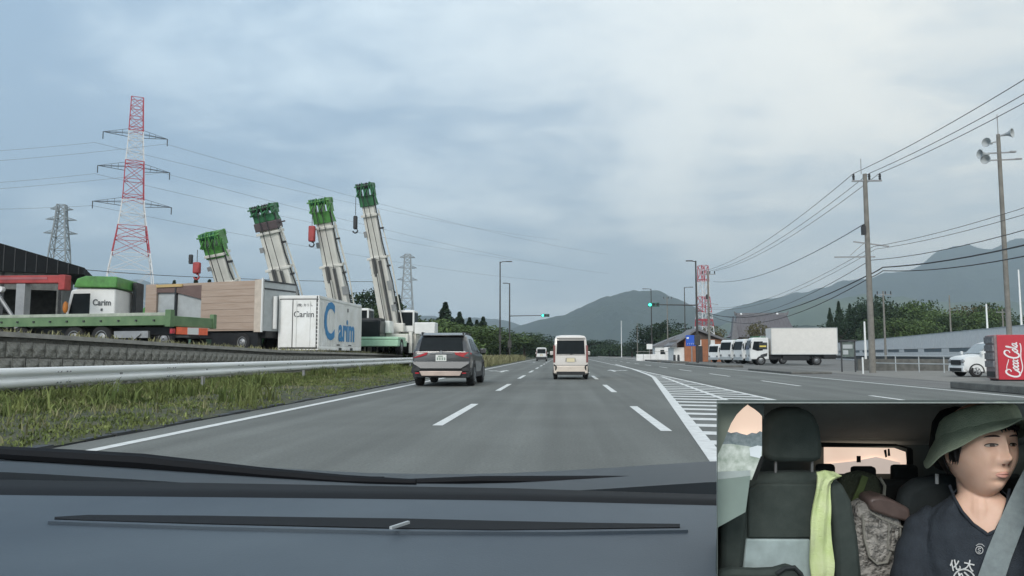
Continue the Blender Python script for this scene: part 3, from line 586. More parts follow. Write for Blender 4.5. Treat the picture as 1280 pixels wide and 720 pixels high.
# ---- white container
gz = at(397, 437.5, 37).z; C0 = at(397, 437.5, 37); ct = empty('shipping_container', (C0.x, C0.y, gz), R(0), 'white shipping container with large blue Carim lettering beside the retaining wall', 'container')
hc = at(397, 371, 37).z-gz; wc = C0.x-gx(348, 37.0); Lc = 8.0
b = MB(); b.bx(-wc, 0, 0, Lc, .12, hc); b.build('shell', M_dirtyw, ct, bevel=.01)
b = MB()
for i in range(int(Lc/.28)): b.bx(0, .028, .12+i*.28, .12+i*.28+.14, .22, hc-.14)
b.build('corrugation', M_dirtyw, ct, bevel=.008)
b = MB()
for z in (.06, hc-.0): b.bx(-wc-.02, .04, -.02, .05, z-.07, z+.07); b.bx(-.04, .045, -.02, Lc, z-.07, z+.07)
for x in (-wc+.03, .0): b.bx(x-.06, x+.045, -.03, .06, 0, hc+.07)
b.bx(-.05, .045, Lc-.08, Lc, 0, hc+.07); b.build('frame', M_dirtyw, ct, bevel=.008)
for x0, x1 in ((-wc+.08, -wc*.66), (-wc*.64, -.10)):
    b = MB(); b.bx(x0, x1, -.05, -.0, .14, hc-.12); b.build('door', M_dirtyw, ct, bevel=.01)
b = MB(); b.bx(-wc+.02, 0, -.056, -.03, hc-.14, hc-.10); b.bx(-wc*.655, -wc*.645, -.062, -.03, .1, hc-.1)
for i in range(14): b.bx(-.075, -.03, -.062, -.03, .1+i*hc/14, .1+i*hc/14+hc/14*.72)
b.bx(-wc+.02, 0, -.058, -.03, .07, .12); b.build('door_seal', M_dark, ct, smooth=0)
for x in (-wc*.55, -wc*.2):
    b = MB(); b.tube([(x, -.075, .2), (x, -.075, hc-.2)], .015, 6); b.build('lock_rod', M_dirtyw, ct)
Z_ = (0, 0, 1)
text_part('small_lettering', 'Carim', .42, M_text, ct, basis((-wc*.36, -.058, hc-.88), (1, 0, 0), Z_), .006, .004)
text_part('line_lettering', '(株) カリム', .16, M_text, ct, basis((-wc*.34, -.058, hc-.42), (1, 0, 0), Z_), .005, .001)
text_part('large_initial', 'C', 2.7, M_blue, ct, basis((.034, 1.75, hc*.53), (0, 1, 0), Z_), .006, .05).scale = (1, 1, 1)
text_part('large_lettering', 'arim', 1.75, M_blue, ct, basis((.034, 4.95, hc*.40), (0, 1, 0), Z_), .006, .05)
b = MB(); b.bx(.0, .05, 5.0, 5.15, hc-.5, hc-.3)
for y in (3.4, 5.6): b.bx(0, .06, y, y+.5, .0, .13); b.bx(0, .06, y-.3, y+.2, .26, .31)
b.build('fork_pocket', M_dark, ct)
# green vehicle seen between the tan truck and the container
g0 = at(356, 432, 42); gt = empty('green_trailer', (g0.x, g0.y, yardz(42)), 0, 'low green trailer end showing between the tan body and the container', 'trailer')
b = MB(); b.bx(-1.3, 1.0, 0, 2.2, .5, .95); b.build('bed', M_green, gt, bevel=.03); b = MB(); b.bx(-1.2, .9, .1, 2, .2, .5); b.build('chassis', M_red, gt)
b = MB(); b.bx(-1.5, -1.3, 0, .1, .4, 1.3); b.bx(-.1, .05, -.02, .1, .3, 1.2); b.build('post', M_dark, gt)
for s in (-1, 1):
    for y in (.6,1.5): wheel(gt, s*.85, y, .4, .25, s, True)
# ------------------------------------------------------------------ mobile cranes
def crane(i, base, head, Y, w0, w1, hl, hook, label, full=False, bushy=0):
    P = at(*base, Y); H = at(*head, Y-2.0); gz = yardz(Y); k = empty('mobile_crane', (P.x, P.y, gz), 0, label, 'crane', 'mobile cranes parked with raised booms'); o = Vector((P.x, P.y, gz))
    P = P-o; H = H-o; ax = (H-P); Lb = ax.length; ax.normalize(); sx = ax.cross(V(0, 1, 0)).normalized(); sy = sx.cross(ax).normalized()   # sx across, sy towards/away
    if sx.x < 0: sx = -sx
    if sy.y > 0: sy = -sy
    M3 = Matrix((sx, sy, ax)).transposed()
    def T(x, y, z): return P+sx*x+sy*y+ax*z
    def bbx(b, x0, x1, y0, y1, z0, z1, x0t=None, x1t=None):
        a = [T(x0, y0, z0), T(x1, y0, z0), T(x1, y1, z0), T(x0, y1, z0)]; x0t = x0 if x0t is None else x0t; x1t = x1 if x1t is None else x1t
        c = [T(x0t, y0, z1), T(x1t, y0, z1), T(x1t, y1, z1), T(x0t, y1, z1)]; b.loft([a, c])
    hw0, hw1 = w0/2, w1/2
    b = MB(); bbx(b, -hw0, hw0, -.55, .45, 0, Lb*.52, -hw0*.95, hw0*.95); b.build('boom', M_boom, k, bevel=.08)
    b = MB(); bbx(b, -hw1*1.08, hw1*1.08, -.45, .36, Lb*.5, Lb*.80, -hw1*1.02, hw1*1.02); b.build('boom_section', M_boom, k, bevel=.07)
    b = MB(); bbx(b, -hw1*.95, hw1*.95, -.4, .3, Lb*.79, Lb-hl*.6); b.build('boom_section', M_boom, k, bevel=.06)
    b = MB()
    for f, hw in ((.52, hw0), (.80, hw1*1.1)):
        bbx(b, -hw*1.14, hw*1.14, -.6, .5, Lb*f-.1, Lb*f+.06)
    b.build('collar', M_boom, k, bevel=.02)
    b = MB(); bbx(b, -hw0*.62, -hw0*.12, -.02, .62, -.2, Lb*.42); b.build('lift_cylinder', M_boom, k, bevel=.04)
    b = MB(); b.tube([T(-hw0*.38, .52, Lb*.40), T(-hw0*.35, .5, Lb*.52)], .14, 10); b.tube([T(hw0*.35, .50, Lb*.10), T(hw0*.30, .5, Lb*.5)], .11, 8); b.build('cylinder_rod', M_cyl, k)
    b = MB(); b.tube([T(hw0+.12, .2, 0), T(hw0+.14, .2, Lb*.35), T(hw1+.1, .3, Lb*.62), T(hw1+.08, .3, Lb*.97)], .045, 6)
    for z in (.2, .45, .7): bbx(b, hw0*.9, hw0+.2, .1, .3, Lb*z, Lb*z+.12)
    b.build('hose', M_dark, k)
    b = MB(); b.bar(T(hw0+.25, 0, 0), T(hw0+.28, 0, Lb*.45), .07, .12); b.bar(T(hw0+.28, 0, Lb*.45), T(hw1+.18, .05, Lb*.83), .06, .1); b.build('jib', M_boom, k)
    b = MB()
    for q in range(9): zz = Lb*(.06+.05*q); bbx(b, -hw0*1.01, hw0*1.01, -.57, -.54, zz, zz+.03); bbx(b, -hw0*1.02, -hw0*.99, -.5, .4, zz, zz+.05)
    b.build('boom_seam', M_post, k, smooth=0)
    b = MB(); b.tube([T(-hw1*.5, .55, Lb*.98), T(-hw1*.3, .75, Lb*.6), T(-.1, .9, .3)], .03, 5); b.tube([T(hw1*.2, .55, Lb*.98), T(.3, .8, Lb*.4), T(.3, .9, .3)], .025, 5); b.build('hoist_cable', M_dark, k)
    for x0, x1, z0, z1 in ((-hw1*1.3, -hw1*.9, .66, .70), (hw0*.7, hw0*1.25, .30, .36), (hw0*.7, hw0*1.2, .16, .2)): b = MB(); bbx(b, x0, x1, .1, .5, Lb*z0, Lb*z1); b.build('bracket', M_post, k)
    # head
    hm = M_green if i in (0, 2) else M_green2; b = MB()
    bbx(b, -hw1*1.15, hw1*1.1, -.5, .42, Lb-hl, Lb-hl*.5, -hw1*1.15, hw1*1.15)
    bbx(b, -hw1*1.2, -hw1*.98, -.7, .6, Lb-hl*.55, Lb+.1); bbx(b, hw1*.98, hw1*1.2, -.7, .6, Lb-hl*.55, Lb+.1); bbx(b, -.06, .06, -.7, .6, Lb-hl*.55, Lb+.05)
    bbx(b, -hw1*1.3, hw1*1.3, -.7, -.55, Lb-.25, Lb+.08)
    hd = b.build('boom_head', hm, k, bevel=.03)
    for xx in (-hw1*.75, -hw1*.3, hw1*.3, hw1*.75):
        b = MB(); c_ = T(xx, .45, Lb-.12); rings = []
        for dx, rr in ((-.07, .24), (-.03, .19), (.03, .19), (.07, .24)):
            rings.append([c_+sx*dx+sy*(rr*math.cos(2*PI*q/14))+ax*(rr*math.sin(2*PI*q/14)) for q in range(14)])
        b.loft(rings); b.build('sheave', M_green2 if i in (0, 2) else M_dark, hd)
    b = MB()
    for q in range(5): a0 = T(-hw1*1.3+q*hw1*.6, .62, Lb-hl*.5); a1 = T(-hw1*1.3+(q+1)*hw1*.6, .62, Lb+.12 if q % 2 else Lb-.3); b.bar(a0, a1, .07)
    b.bar(T(-hw1*1.4, .6, Lb-.1), T(hw1*1.5, .6, Lb-.05), .08); b.bar(T(hw1*1.3, .5, Lb-.1), T(hw1*1.75, .5, Lb-hl), .07); b.build('guard_bars', hm, hd)
    if i == 1:
        b = MB(); bbx(b, -hw1*1.25, hw1*1.25, -.55, .5, Lb-hl*1.55, Lb-hl*1.0); bbx(b, hw1*1.2, hw1*1.9, -.1, .1, Lb-hl*1.25, Lb-hl*1.15); b.build('winch_band', mat('dark_brown_steel', (.09, .07, .075), .6), k, bevel=.04)
    # hook block hanging on the left
    if hook:
        dxh, dzh, big = hook; c_ = T(-hw1*1.2-dxh, .55, Lb-hl*.5); b = MB(); b.tube([c_, c_-V(0, 0, dzh)], .02, 5); b.build('hoist_rope', M_dark, k)
        c2 = c_-V(0, 0, dzh); hmm = M_red if big else M_dark; b = MB(); b.box(c2-V(0, 0, .35*big if big else .5), (.42 if big else .25, .3, .75*(big or 1.2))); hb = b.build('hook_block', hmm, k, bevel=.08)
        b = MB(); pts = [c2-V(0, 0, .7*(big or 1.2))+V(.16*math.sin(t)-.0, 0, -.2+.16*math.cos(t)) for t in [0, .8, 1.6, 2.4, 3.2, 4.0, 4.6]]; b.tube(pts, .05, 6); b.build('hook', M_dark if not i == 0 else M_red, hb)
        if i == 0: b = MB(); b.box(c2+V(-.38, 0, .2), (.22, .2, .55)); b.build('small_hook_block', M_dark, k, bevel=.05)
    # superstructure + carrier
    b = MB(); b.bx(-.9, .9, -.6, 2.6, 1.5, 2.1); b.build('turntable', M_boom, k, bevel=.05)
    b = MB(); b.bx(-.1, .75, -.9, .6, 1.7, 3.0); b.build('boom_foot', M_boom, k, bevel=.08) if False else None
    b = MB(); b.bx(.25, 1.5, .0, 1.5, 1.5, 3.0); cb_ = b.build('operator_cab', M_white, k, bevel=.08); b = MB(); b.bx(.35, 1.4, -.02, .0, 1.95, 2.85); b.bx(1.5, 1.52, .15, 1.3, 1.95, 2.85); b.build('cab_window', M_glass, cb_)
    b = MB(); b.bx(1.6, 3.0, -.4, .9, 1.35, 2.15); b.build('counterweight', M_white, k, bevel=.06)
    b = MB(); b.bx(-1.3, 1.4, -1.5, 9.5, .75, 1.35); b.build('carrier', M_boom, k, bevel=.04)
    b = MB(); b.bx(-1.35, 1.35, -4.2, -1.55, .5, .9); b.bx(-1.35, 1.35, -4.2, -1.9, .9, 1.1); b.build('front_deck', mat('mint_paint', (.36, .58, .42), .5), k, bevel=.05)
    b = MB(); b.bx(-1.35, .1, -3.9, -2.1, 1.1, 2.15); fc = b.build('driver_cab', M_glass, k, bevel=.08)
    b = MB(); b.bx(-1.32, .05, -3.6, -2.2, 2.15, 2.3); b.build('cab_roof', M_dark, fc)
    for y in (-3.2, -.6, 1.2, 3.0, 4.8, 6.6, 8.4):
        for s in (-1, 1): wheel(k, s*1.2, y, .5, .35, s, True)
    for y in (-1.2, .3, 2.1, 3.9, 5.7, 7.5):
        b = MB(); b.bx(1.4, 1.6, y, y+.25, .1, 1.5); b.build('outrigger', M_boom, k)
    return k
crane(0, (300, 416), (264, 292), 45, 1.30, .95, 1.45, (.25, .75, .9), 'shortest crane boom with bright green head and small red hook behind tan truck', bushy=1)
crane(1, (371, 416), (329, 258), 47, 1.35, 1.15, .95, None, 'crane with deep green head and dark brown band, second boom from the left')
crane(2, (432, 418), (400, 250), 49, 1.30, 1.0, 1.5, (-.12, .85, 1.35), 'crane with large red hook block rising behind the lettered container')
crane(3, (490, 418), (456, 231), 51, 1.15, .85, 1.45, (.1, 1.2, 0), 'tallest crane, its whole carrier and outriggers in view right of the container')
# ---- dark shed on the left
s0 = at(104, 343, 48); sh = empty('open_shed', (s0.x, s0.y, yardz(48)), 0, 'open workshop with a huge dark overhanging roof at the left edge', 'building'); z0 = s0.z-yardz(48)
sh.rotation_euler = (0, 0, R(28)); rd_ = ray(0, 305); ca, sa = math.cos(R(28)), math.sin(R(28)); tt = (s0.x*rd_.y-s0.y*rd_.x)/(ca*rd_.y-sa*rd_.x); kk = (s0.x-tt*ca)/rd_.x
zr_ = CAMH+rd_.z*kk-yardz(48); xe = -tt; sl = (zr_-z0-.4)/tt
b = MB(); b.prism([(0, 0, z0), (0.05, 0, z0+.45), (-14, 0, z0+.45+14*sl), (-14, 0, z0)], (0, 9, 0)); rf = b.build('roof', mat('black_roof_metal', (.010, .012, .014), .8, spec=.2), sh)
b = MB()
for i in range(22): b.bx(-.3-i*.6, -.25-i*.6, -.03, 0, z0, z0+.42+(.3+i*.6)*sl)
b.build('roof_rib', M_dark, rf, smooth=0)
b = MB(); b.bx(-14, -1.2, 6, 6.2, 0, z0); b.build('back_wall', mat('shed_dark', (.07, .075, .075), .8, var=.3), sh)
b = MB(); b.bx(-1.5, -1.2, .3, 6, 0, z0); b.bx(-14, -1.2, .3, .45, z0-1.1, z0); b.build('side_wall', mat('shed_grey', (.13, .135, .13), .8, var=.3), sh)
for x in (-1.4, -4.6, -8.2, -12):
    b = MB(); b.bx(x, x+.18, .3, .5, 0, z0); b.build('column', M_dark, sh)
for x0, w, z1 in ((-3.9, 2.0, 2.4), (-7.6, 2.6, 2.8)):
    b = MB(); b.bx(x0, x0+w, 5.9, 6, .3, z1); b.build('shutter', mat('dull_shutter', (.30, .30, .28), .7), sh)
b = MB()
for i in range(12): b.bx(-2.6-i*1.0, -2.55-i*1.0, -1.6, -1.55, 0, 1.5)
b.bx(-14, -2.5, -1.6, -1.56, 1.45, 1.5); tag(b.build('pipe_railing', M_post, None, loc=sh.location), 'grey pipe railing in front of the dark workshop', 'railing')
# ------------------------------------------------------------------ lattice pylons
M_pr = mat('pylon_red', (.42, .05, .07), .6, var=.1); M_pw = mat('pylon_white', (.66, .67, .68), .6, var=.05); M_pg = mat('pylon_grey', (.22, .25, .27), .6)
def pylon(name, px, Y, prof, bands, arms, label, rot=.5, t=.16, ins=True):
    # prof: (pixel y, half width m)
    b0 = at(px, 442, Y); k = empty(name, (b0.x, Y, 0), rot, label, 'pylon'); zs = [(at(px, py, Y).z, hw) for py, hw in prof]; zs.sort()
    if zs[0][0] > 0: zs = [(0, zs[0][1]*1.25)]+zs
    hwz = lambda z: lerp(zs, z); ztop = zs[-1][0]
    ed = [0]; z = 0
    while z < ztop-.5: z += max(1.6, hwz(z)*1.7 if hwz(z) > 1.1 else 2.1); ed.append(min(z, ztop))
    ed = sorted(set(list(np.round(ed, 3))+[at(px, py, Y).z for py, m_ in bands[1:]])); ed = [z for z in ed if z <= ztop+.01]
    zb_ = [(at(px, py, Y).z, m_) for py, m_ in bands]      # ordered top to bottom: material below this pixel row
    def mat_at(z):
        m_ = bands[0][1]
        for zz, mm in zb_:
            if z < zz: m_ = mm
        return m_
    cur = None; mb = None
    def flush():
        if mb is not None and mb.f: mb.build({'pylon_red': 'red_section', 'pylon_white': 'white_section'}.get(cur.name, 'lattice'), cur, k, smooth=0)
    for a, c in zip(ed, ed[1:]):
        mm = mat_at((a+c)/2)
        if mm is not cur: flush(); mb = MB(); cur = mm
        ha, hc_ = hwz(a), hwz(c); ca = [V(i*ha, j*ha, a) for i, j in ((-1, -1), (1, -1), (1, 1), (-1, 1))]; cc = [V(i*hc_, j*hc_, c) for i, j in ((-1, -1), (1, -1), (1, 1), (-1, 1))]
        for q in range(4):
            mb.bar(ca[q], cc[q], t*1.5); r = (q+1) % 4; mb.bar(ca[q], cc[r], t*.7); mb.bar(ca[r], cc[q], t*.7); mb.bar(cc[q], cc[r], t*.8)
    flush()
    for py, ln in arms:
        z = at(px, py, Y).z; h = hwz(z)
        for s in (-1, 1):
            b = MB(); tip = V(s*(h+ln), 0, z+.1)
            for j in (-1, 1): b.bar((s*h, j*h, z), tip, t*.8); b.bar((s*h, j*h, z+1.3), tip, t*.5)
            n = 4
            for q in range(1, n): f = q/n; b.bar(V(s*h, -h, z).lerp(tip, f), V(s*h, h, z).lerp(tip, f), t*.5); b.bar(V(s*h, -h, z).lerp(tip, f), V(s*h, -h, z+1.3).lerp(tip, f), t*.5)
            ao = b.build('cross_arm', M_dark if 'red' in name or ins else M_pg, k, smooth=0)
            if ins: q = MB(); q.tube([tip, tip-V(0, 0, 2.0)], .14, 6); q.build('insulator', M_dark, ao)
    return k
pylon('lattice_pylon', 158, 200, [(122, 1.5), (180, 1.9), (205, 2.3), (250, 2.6), (285, 3.5), (318, 4.6), (355, 5.9)], [(122, M_pr), (166, M_pw), (203, M_pr), (252, M_pw), (284, M_pr), (318, M_pw)], [(170, 6.2), (212, 6.6), (256, 7.0)], 'tall red and white banded lattice pylon above the yard', .55, .17)
pylon('lattice_pylon', 68, 330, [(256, 1.6), (275, 2.0), (320, 3.6)], [(256, M_pg)], [(262, 3), (275, 4.4), (292, 4.4)], 'grey lattice pylon half hidden behind the dark workshop roof', .3, .34, False)
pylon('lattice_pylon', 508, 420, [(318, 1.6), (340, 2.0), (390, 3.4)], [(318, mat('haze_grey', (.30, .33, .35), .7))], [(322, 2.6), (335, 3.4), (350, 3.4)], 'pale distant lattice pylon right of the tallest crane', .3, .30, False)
pylon('lattice_tower', 881, 118, [(330, .55), (370, .65), (410, 1.0)], [(330, M_pr), (352, M_pw), (371, M_pr), (391, M_pw), (399, M_pr), (408, M_pw)], [], 'red and white lattice mast behind the right hand signal pole', .4, .06, False)
def wire(pts, r, label, group=None, sag=.0, name='power_line', m=None):
    b = MB(); P = []
    for a, c in zip(pts, pts[1:]):
        a = Vector(a); c = Vector(c); n = 16
        for i in range(n): t = i/n; q = a.lerp(c, t); q.z -= 4*sag*(c-a).length*t*(1-t); P.append(q)
    P.append(Vector(pts[-1])); b.tube(P, r, 5, cap=False); return tag(b.build(name, m or M_dark, smooth=60), label, 'power line', group)
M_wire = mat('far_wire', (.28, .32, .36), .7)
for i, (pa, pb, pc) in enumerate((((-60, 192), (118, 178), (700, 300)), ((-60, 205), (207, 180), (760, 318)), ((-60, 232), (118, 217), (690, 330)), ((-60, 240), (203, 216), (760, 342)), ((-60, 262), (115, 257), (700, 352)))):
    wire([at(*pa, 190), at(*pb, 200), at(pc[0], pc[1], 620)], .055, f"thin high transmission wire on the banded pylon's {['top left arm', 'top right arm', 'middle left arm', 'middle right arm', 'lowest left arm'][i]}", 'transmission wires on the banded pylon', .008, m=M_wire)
wire([at(104, 337, 60), at(270, 347, 75), at(480, 352, 90)], .03, 'thin wire running past above the tan truck body', None, .006)
# ------------------------------------------------------------------ utility poles on the right
M_cpole = mat('concrete_pole', (.20, .19, .17), .85, var=.18, vs=4)
PX = 18.45
def upole(loc, h, label, group=None, r=.16, arms=True, m=None, extra=True):
    k = empty('utility_pole', loc, 0, label, 'utility pole', group); b = MB(); b.tube([(0, 0, 0), (0, 0, h)], r, 14, r*.62); b.build('pole', m or M_cpole, k)
    if arms:
        b = MB(); b.bx(-.75, .95, -.06, .06, h-.45, h-.37); b.build('cross_arm', M_post, k)
        for x in (-.65, .25, .85):
            b = MB(); b.lathe([(.05, -.37), (.08, -.3), (.05, -.24), (.09, -.17), (.05, -.1), (.07, -.04), (.02, 0)], 8, (x, 0, h+.02)); b.build('insulator', M_dark, k)
    if extra:
        b = MB(); b.bar((-.2, 0, h), (-.2, 0, h+.9), .035); b.build('lightning_rod', M_post, k)
        b = MB(); b.bar((-.8, 0, h-4.0), (1.2, 0, h-4.3), .07); b.bar((-1.9, 0, h-4.9), (.4, 0, h-4.9), .07); b.bar((-1.0, 0, h-4.8), (-.1, 0, h-4.0), .03); b.build('service_arm', M_post, k)
        b = MB(); b.tube([(-.1, 0, h-3.2), (-.22, 0, h-3.0)], .09, 8); b.bx(-.3, -.1, -.12, .12, h-3.6, h-3.1); b.build('junction_box', M_dark, k)
    return k
P1 = gr(1091, 466); upole((P1.x, P1.y, 0), 11.6, 'tall concrete utility pole with crossarms and cables beside the signboard', r=.19)
P0 = V(P1.x+.3, 14.5, 0); P2 = V(gx(887, 98), 98, 0)
upole((P2.x, P2.y, 0), 11.6, 'far utility pole standing in front of the red and white mast', r=.17)
b_ = MB()
names_ = ['leftmost', 'middle', 'rightmost']
for i, dx in enumerate((-.65, .25, .85)):
    wire([(P0.x+dx*1.1, P0.y, 12.0), (P1.x+dx, P1.y, 11.63), (P2.x+dx, P2.y, 11.6)], .017, f'top power wire from the {names_[i]} insulator of the tall utility pole', 'power wires on the right hand poles', .018)
for i, (dx, z, r, sg) in enumerate(((.8, 7.55, .013, .022), (1.1, 7.4, .013, .024), (.3, 6.75, .018, .028))):
    wire([(P0.x+dx, P0.y, z+.35), (P1.x+dx*.4, P1.y, z-.25), (P2.x, P2.y, z-.6)], r, ['upper thin service wire below the crossarms of the utility pole', 'lower of the paired thin service wires on the utility pole', 'single slack cable under the paired service wires'][i], 'power wires on the right hand poles', sg, name='cable')
for i, (z, r, sg) in enumerate(((6.15, .035, .030), (5.95, .026, .034))):
    wire([(P0.x+.3, P0.y, z+.2), (P1.x+.6, P1.y-.5, z-.12), (P1.x, P1.y, z-.5), (P2.x, P2.y, z+.1)], r, ['thick black communication cable drooping across the mountains', 'thinner black cable hanging just under the thick one'][i], None, sg if i else .026, name='cable')
pa = at(1078, 300, 45)
wire([(P1.x-.2, P1.y, 8.6), at(892, 352, 98)], .03, 'faint cable descending from the utility pole to the far mast', None, .02, 'cable', M_wire)
# loudspeaker pole
S0 = V(gx(1263, 38), 38, 0); sp = empty('loudspeaker_pole', tuple(S0), 0, 'steel pole with four horn loudspeakers behind the red vending machine', 'loudspeaker pole')
hS = at(1247, 168, 38).z; b = MB(); b.tube([(0, 0, 0), (0, 0, hS)], .13, 12, .085); b.build('pole', M_cpole, sp); b = MB(); b.bar((0, 0, hS), (0, 0, hS+1.0), .03); b.build('antenna', M_post, sp)
for i, (x, z, dx, dy) in enumerate(((-.5, hS-.45, -.8, -.5), (.35, hS-.02, .6, -.75), (-.75, hS-1.0, -1, -.15), (-.62, hS-1.3, -.7, -.6))):
    d = V(dx, dy, 0).normalized(); c_ = V(x, -.1, z); b = MB(); pr = [(.04, -.25), (.06, -.1), (.10, .05), (.17, .17), (.23, .24), (.225, .25), (.15, .17), (.05, .0)]; rings = []
    a_ = d.cross(V(0, 0, 1)).normalized()
    for r_, t_ in pr: rings.append([c_+d*t_+a_*(r_*math.cos(2*PI*q/18))+V(0, 0, 1)*(r_*math.sin(2*PI*q/18)) for q in range(18)])
    b.loft(rings); b.build('horn_speaker', M_greyp, sp)
b = MB(); b.bar((-.8, 0, hS-.95), (.75, 0, hS-.9), .06); b.bar((-.7, 0, hS-1.3), (1.0, 0, hS-1.25), .06); b.bar((-.5, 0, hS-.45), (0, 0, hS-.35), .05); b.bar((0, 0, hS-.1), (.35, 0, hS-.05), .05)
b.box((.65, 0, hS-.88), (.28, .1, .07)); b.box((.9, 0, hS-1.24), (.28, .1, .07)); b.build('bracket', M_post, sp)
# ------------------------------------------------------------------ street lamps, signals
M_lamp = mat('brown_steel', (.045, .043, .042), .5, var=.2); M_sig = mat('signal_case', (.06, .16, .14), .5)
M_go = mat('signal_green_light', (.05, .95, .62), .4, var=0, emit=2.6)
def lamp(px, Y, ytop, s, label, group='tall street lamps along the road'):
    p = V(gx(px, Y), Y, 0); h = at(px, ytop, Y).z; k = empty('street_lamp', tuple(p), 0, label, 'street lamp', group); b = MB(); b.tube([(0, 0, 0), (0, 0, h)], .12, 10, .07); b.build('pole', M_lamp, k)
    b = MB(); b.tube([(0, 0, h-.15), (s*.3, 0, h-.02), (s*1.0, 0, h)], .05, 8); b.box((s*1.15, 0, h), (.75, .28, .1)); b.build('lamp_head', M_lamp, k, bevel=.02)
    b = MB(); b.bx(-.16, .16, -.14, .14, 2.6, 3.4); b.build('service_box', M_lamp, k, bevel=.02); return k
lamp(625, 96, 327, 1, 'dark street lamp left of the road, taller in view than its neighbour')
lamp(815, 136, 361, -1, 'slim street lamp directly behind the green signal head on the right')
lamp(857, 134, 359, 1, 'slim street lamp between the signal head and the thick signal pole')
def signal(px, Y, ytop, yarm, xhead, label, s):
    p = V(gx(px, Y), Y, 0); h = at(px, ytop, Y).z; za = at(px, yarm, Y).z; xh = gx(xhead, Y)-p.x; k = empty('traffic_signal', tuple(p), 0, label, 'traffic signal')
    b = MB(); b.tube([(0, 0, 0), (0, 0, h)], .15, 12, .08); b.build('pole', M_lamp, k)
    b = MB(); b.tube([(0, 0, za), (xh, 0, za+.08)], .07, 8, .05); b.build('signal_arm', M_lamp, k)
    b = MB(); b.tube([(0, 0, h-.1), (s*.5, 0, h)], .05, 8); b.box((s*.7, 0, h), (.7, .28, .1)); b.build('lamp_head', M_lamp, k)
    b = MB(); d = 1 if s > 0 else 1; b.bx(xh-.62, xh+.62, -.12, .12, za-.16, za+.30); hd = b.build('signal_head', M_sig, k, bevel=.03)
    for i, x in enumerate((-.41, 0, .41)):
        c_ = (xh+x, -.14, za+.07); b = MB(); b.lathe([(.001, -.03), (.14, -.02), (.15, .02)], 16, c_, 'Y'); b.build('lens', M_go if i == 0 else M_dark, hd)
        b = MB(); b.loft([[V(c_[0]+r_*math.cos(a), y_, c_[2]+r_*math.sin(a)) for r_, y_ in ((.17, -.0), (.17, -.28), (.185, -.28), (.185, 0))] for a in [PI*q/8 for q in range(9)]]); b.build('visor', M_sig, hd)
    b = MB(); b.bx(-.3, .3, -.2, .2, 2.0, 3.1); b.build('control_box', M_lamp, k, bevel=.03)
    return k
signal(637, 118, 354, 395, 682, 'left traffic signal with a green light on a long horizontal arm', -1)
signal(872, 84, 326, 381.5, 818, 'right traffic signal with a green light on an arm over the lanes', -1)
# other poles
for px, Y, yt, lab in ((777, 230, 401, 'pale concrete pole standing far ahead near the centre of the road'), (797, 200, 404, 'concrete pole left of the signal head in front of dark trees'), (835, 150, 371, 'thin utility pole with a short crossarm right of the signal head'), (1107, 90, 364, 'thin utility pole with crossarm in front of the trees behind the tall pole'), (1082, 80, 402, 'short pale post left of the tall utility pole'), (1190, 110, 369, 'dark pole rising out of the trees behind the white hoarding'), (1236, 90, 380, 'pale pole with fittings above the white hoarding'), (1256, 96, 386, 'thin pole with a small crossbar near the loudspeaker pole'), (1279, 90, 337, 'white topped pole at the right edge of the view'), (336, 120, 312, 'thin pole behind the second crane boom')):
    p = V(gx(px, Y), Y, 0); h = at(px, yt, Y).z; upole(tuple(p), h, lab, 'thin poles in the distance', .13 if px != 336 else .1, arms=px in (835, 1107, 1256), extra=False, m=M_dirtyw if px in (1236, 1279, 777, 1082) else M_cpole)
# ------------------------------------------------------------------ buildings on the right
q = gr(874, 453); bl = empty('brick_shop', (gx(873, 104), 104, 0), 0, 'small orange brick shop with a blue sign behind the signal pole', 'building')
M_brick = mat('orange_brick', (.36, .15, .08), .85, var=.15, vs=2); M_roofg = mat('grey_roof', (.17, .17, .18), .7, var=.15)
zt = at(880, 424, 104).z; b = MB(); b.bx(-1.8, 3.6, 0, 7, 0, zt); b.build('wall', M_brick, bl)
cg = MB()
for r in range(9):
    for i in range(10): cg.bx(-1.78+i*.54+(.27 if r % 2 else 0), -1.78+i*.54+(.27 if r % 2 else 0)+.5, -.02, 0, r*zt/9+.02, (r+1)*zt/9-.02)
tag(cg.build('brick_course', M_brick, bl, smooth=0), kind='stuff')
b = MB(); b.prism([(-3.6, -.6, zt-1.0), (-3.6, -.6, zt-.8), (-.2, -.6, zt+1.5), (3.9, -.6, zt-.1), (3.9, -.6, zt-.4), (-.2, -.6, zt+1.2)], (0, 8, 0)); b.build('roof', M_roofg, bl)
b = MB(); b.prism([(-3.0, .1, zt-.3), (-.2, .1, zt+1.15), (3.4, .1, zt)], (0, 6.5, 0)); b.build('gable', mat('dark_gable', (.10, .08, .07), .8), bl)
for x in (-.4, 1.4):
    b = MB(); b.bx(x, x+.8, -.06, 0, zt-.9, zt-.1) ; b.build('window', M_dirtyw, bl)
b = MB(); b.bx(-.35, .55, -.05, 0, 0, 2.1); b.build('door', M_dark, bl)
b = MB(); b.bx(-3.2, -1.8, .5, 6, 0, zt-1.1); b.build('side_wing', M_dirtyw, bl)
sgx = gx(865, 96); sg = empty('blue_sign', (sgx, 96, 0), 0, 'blue rectangular shop sign on a post left of the brick shop', 'sign'); za, zb2 = at(865, 419, 96).z, at(865, 432.5, 96).z
b = MB(); b.bx(-.72, .72, -.08, .08, zb2, za); bd = b.build('board', mat('sign_blue', (.02, .10, .52), .4, var=.04), sg, bevel=.01); b = MB(); b.tube([(0, .1, 0), (0, .1, za)], .07, 8); b.build('post', M_post, sg)
b = MB()
for i in range(5): x = -.58+i*.24; b.bar((x, -.09, zb2+.12), (x+.08, -.09, zb2+.36), .05, .02); b.bar((x+.02, -.09, zb2+.34), (x+.17, -.09, zb2+.34), .045, .02)
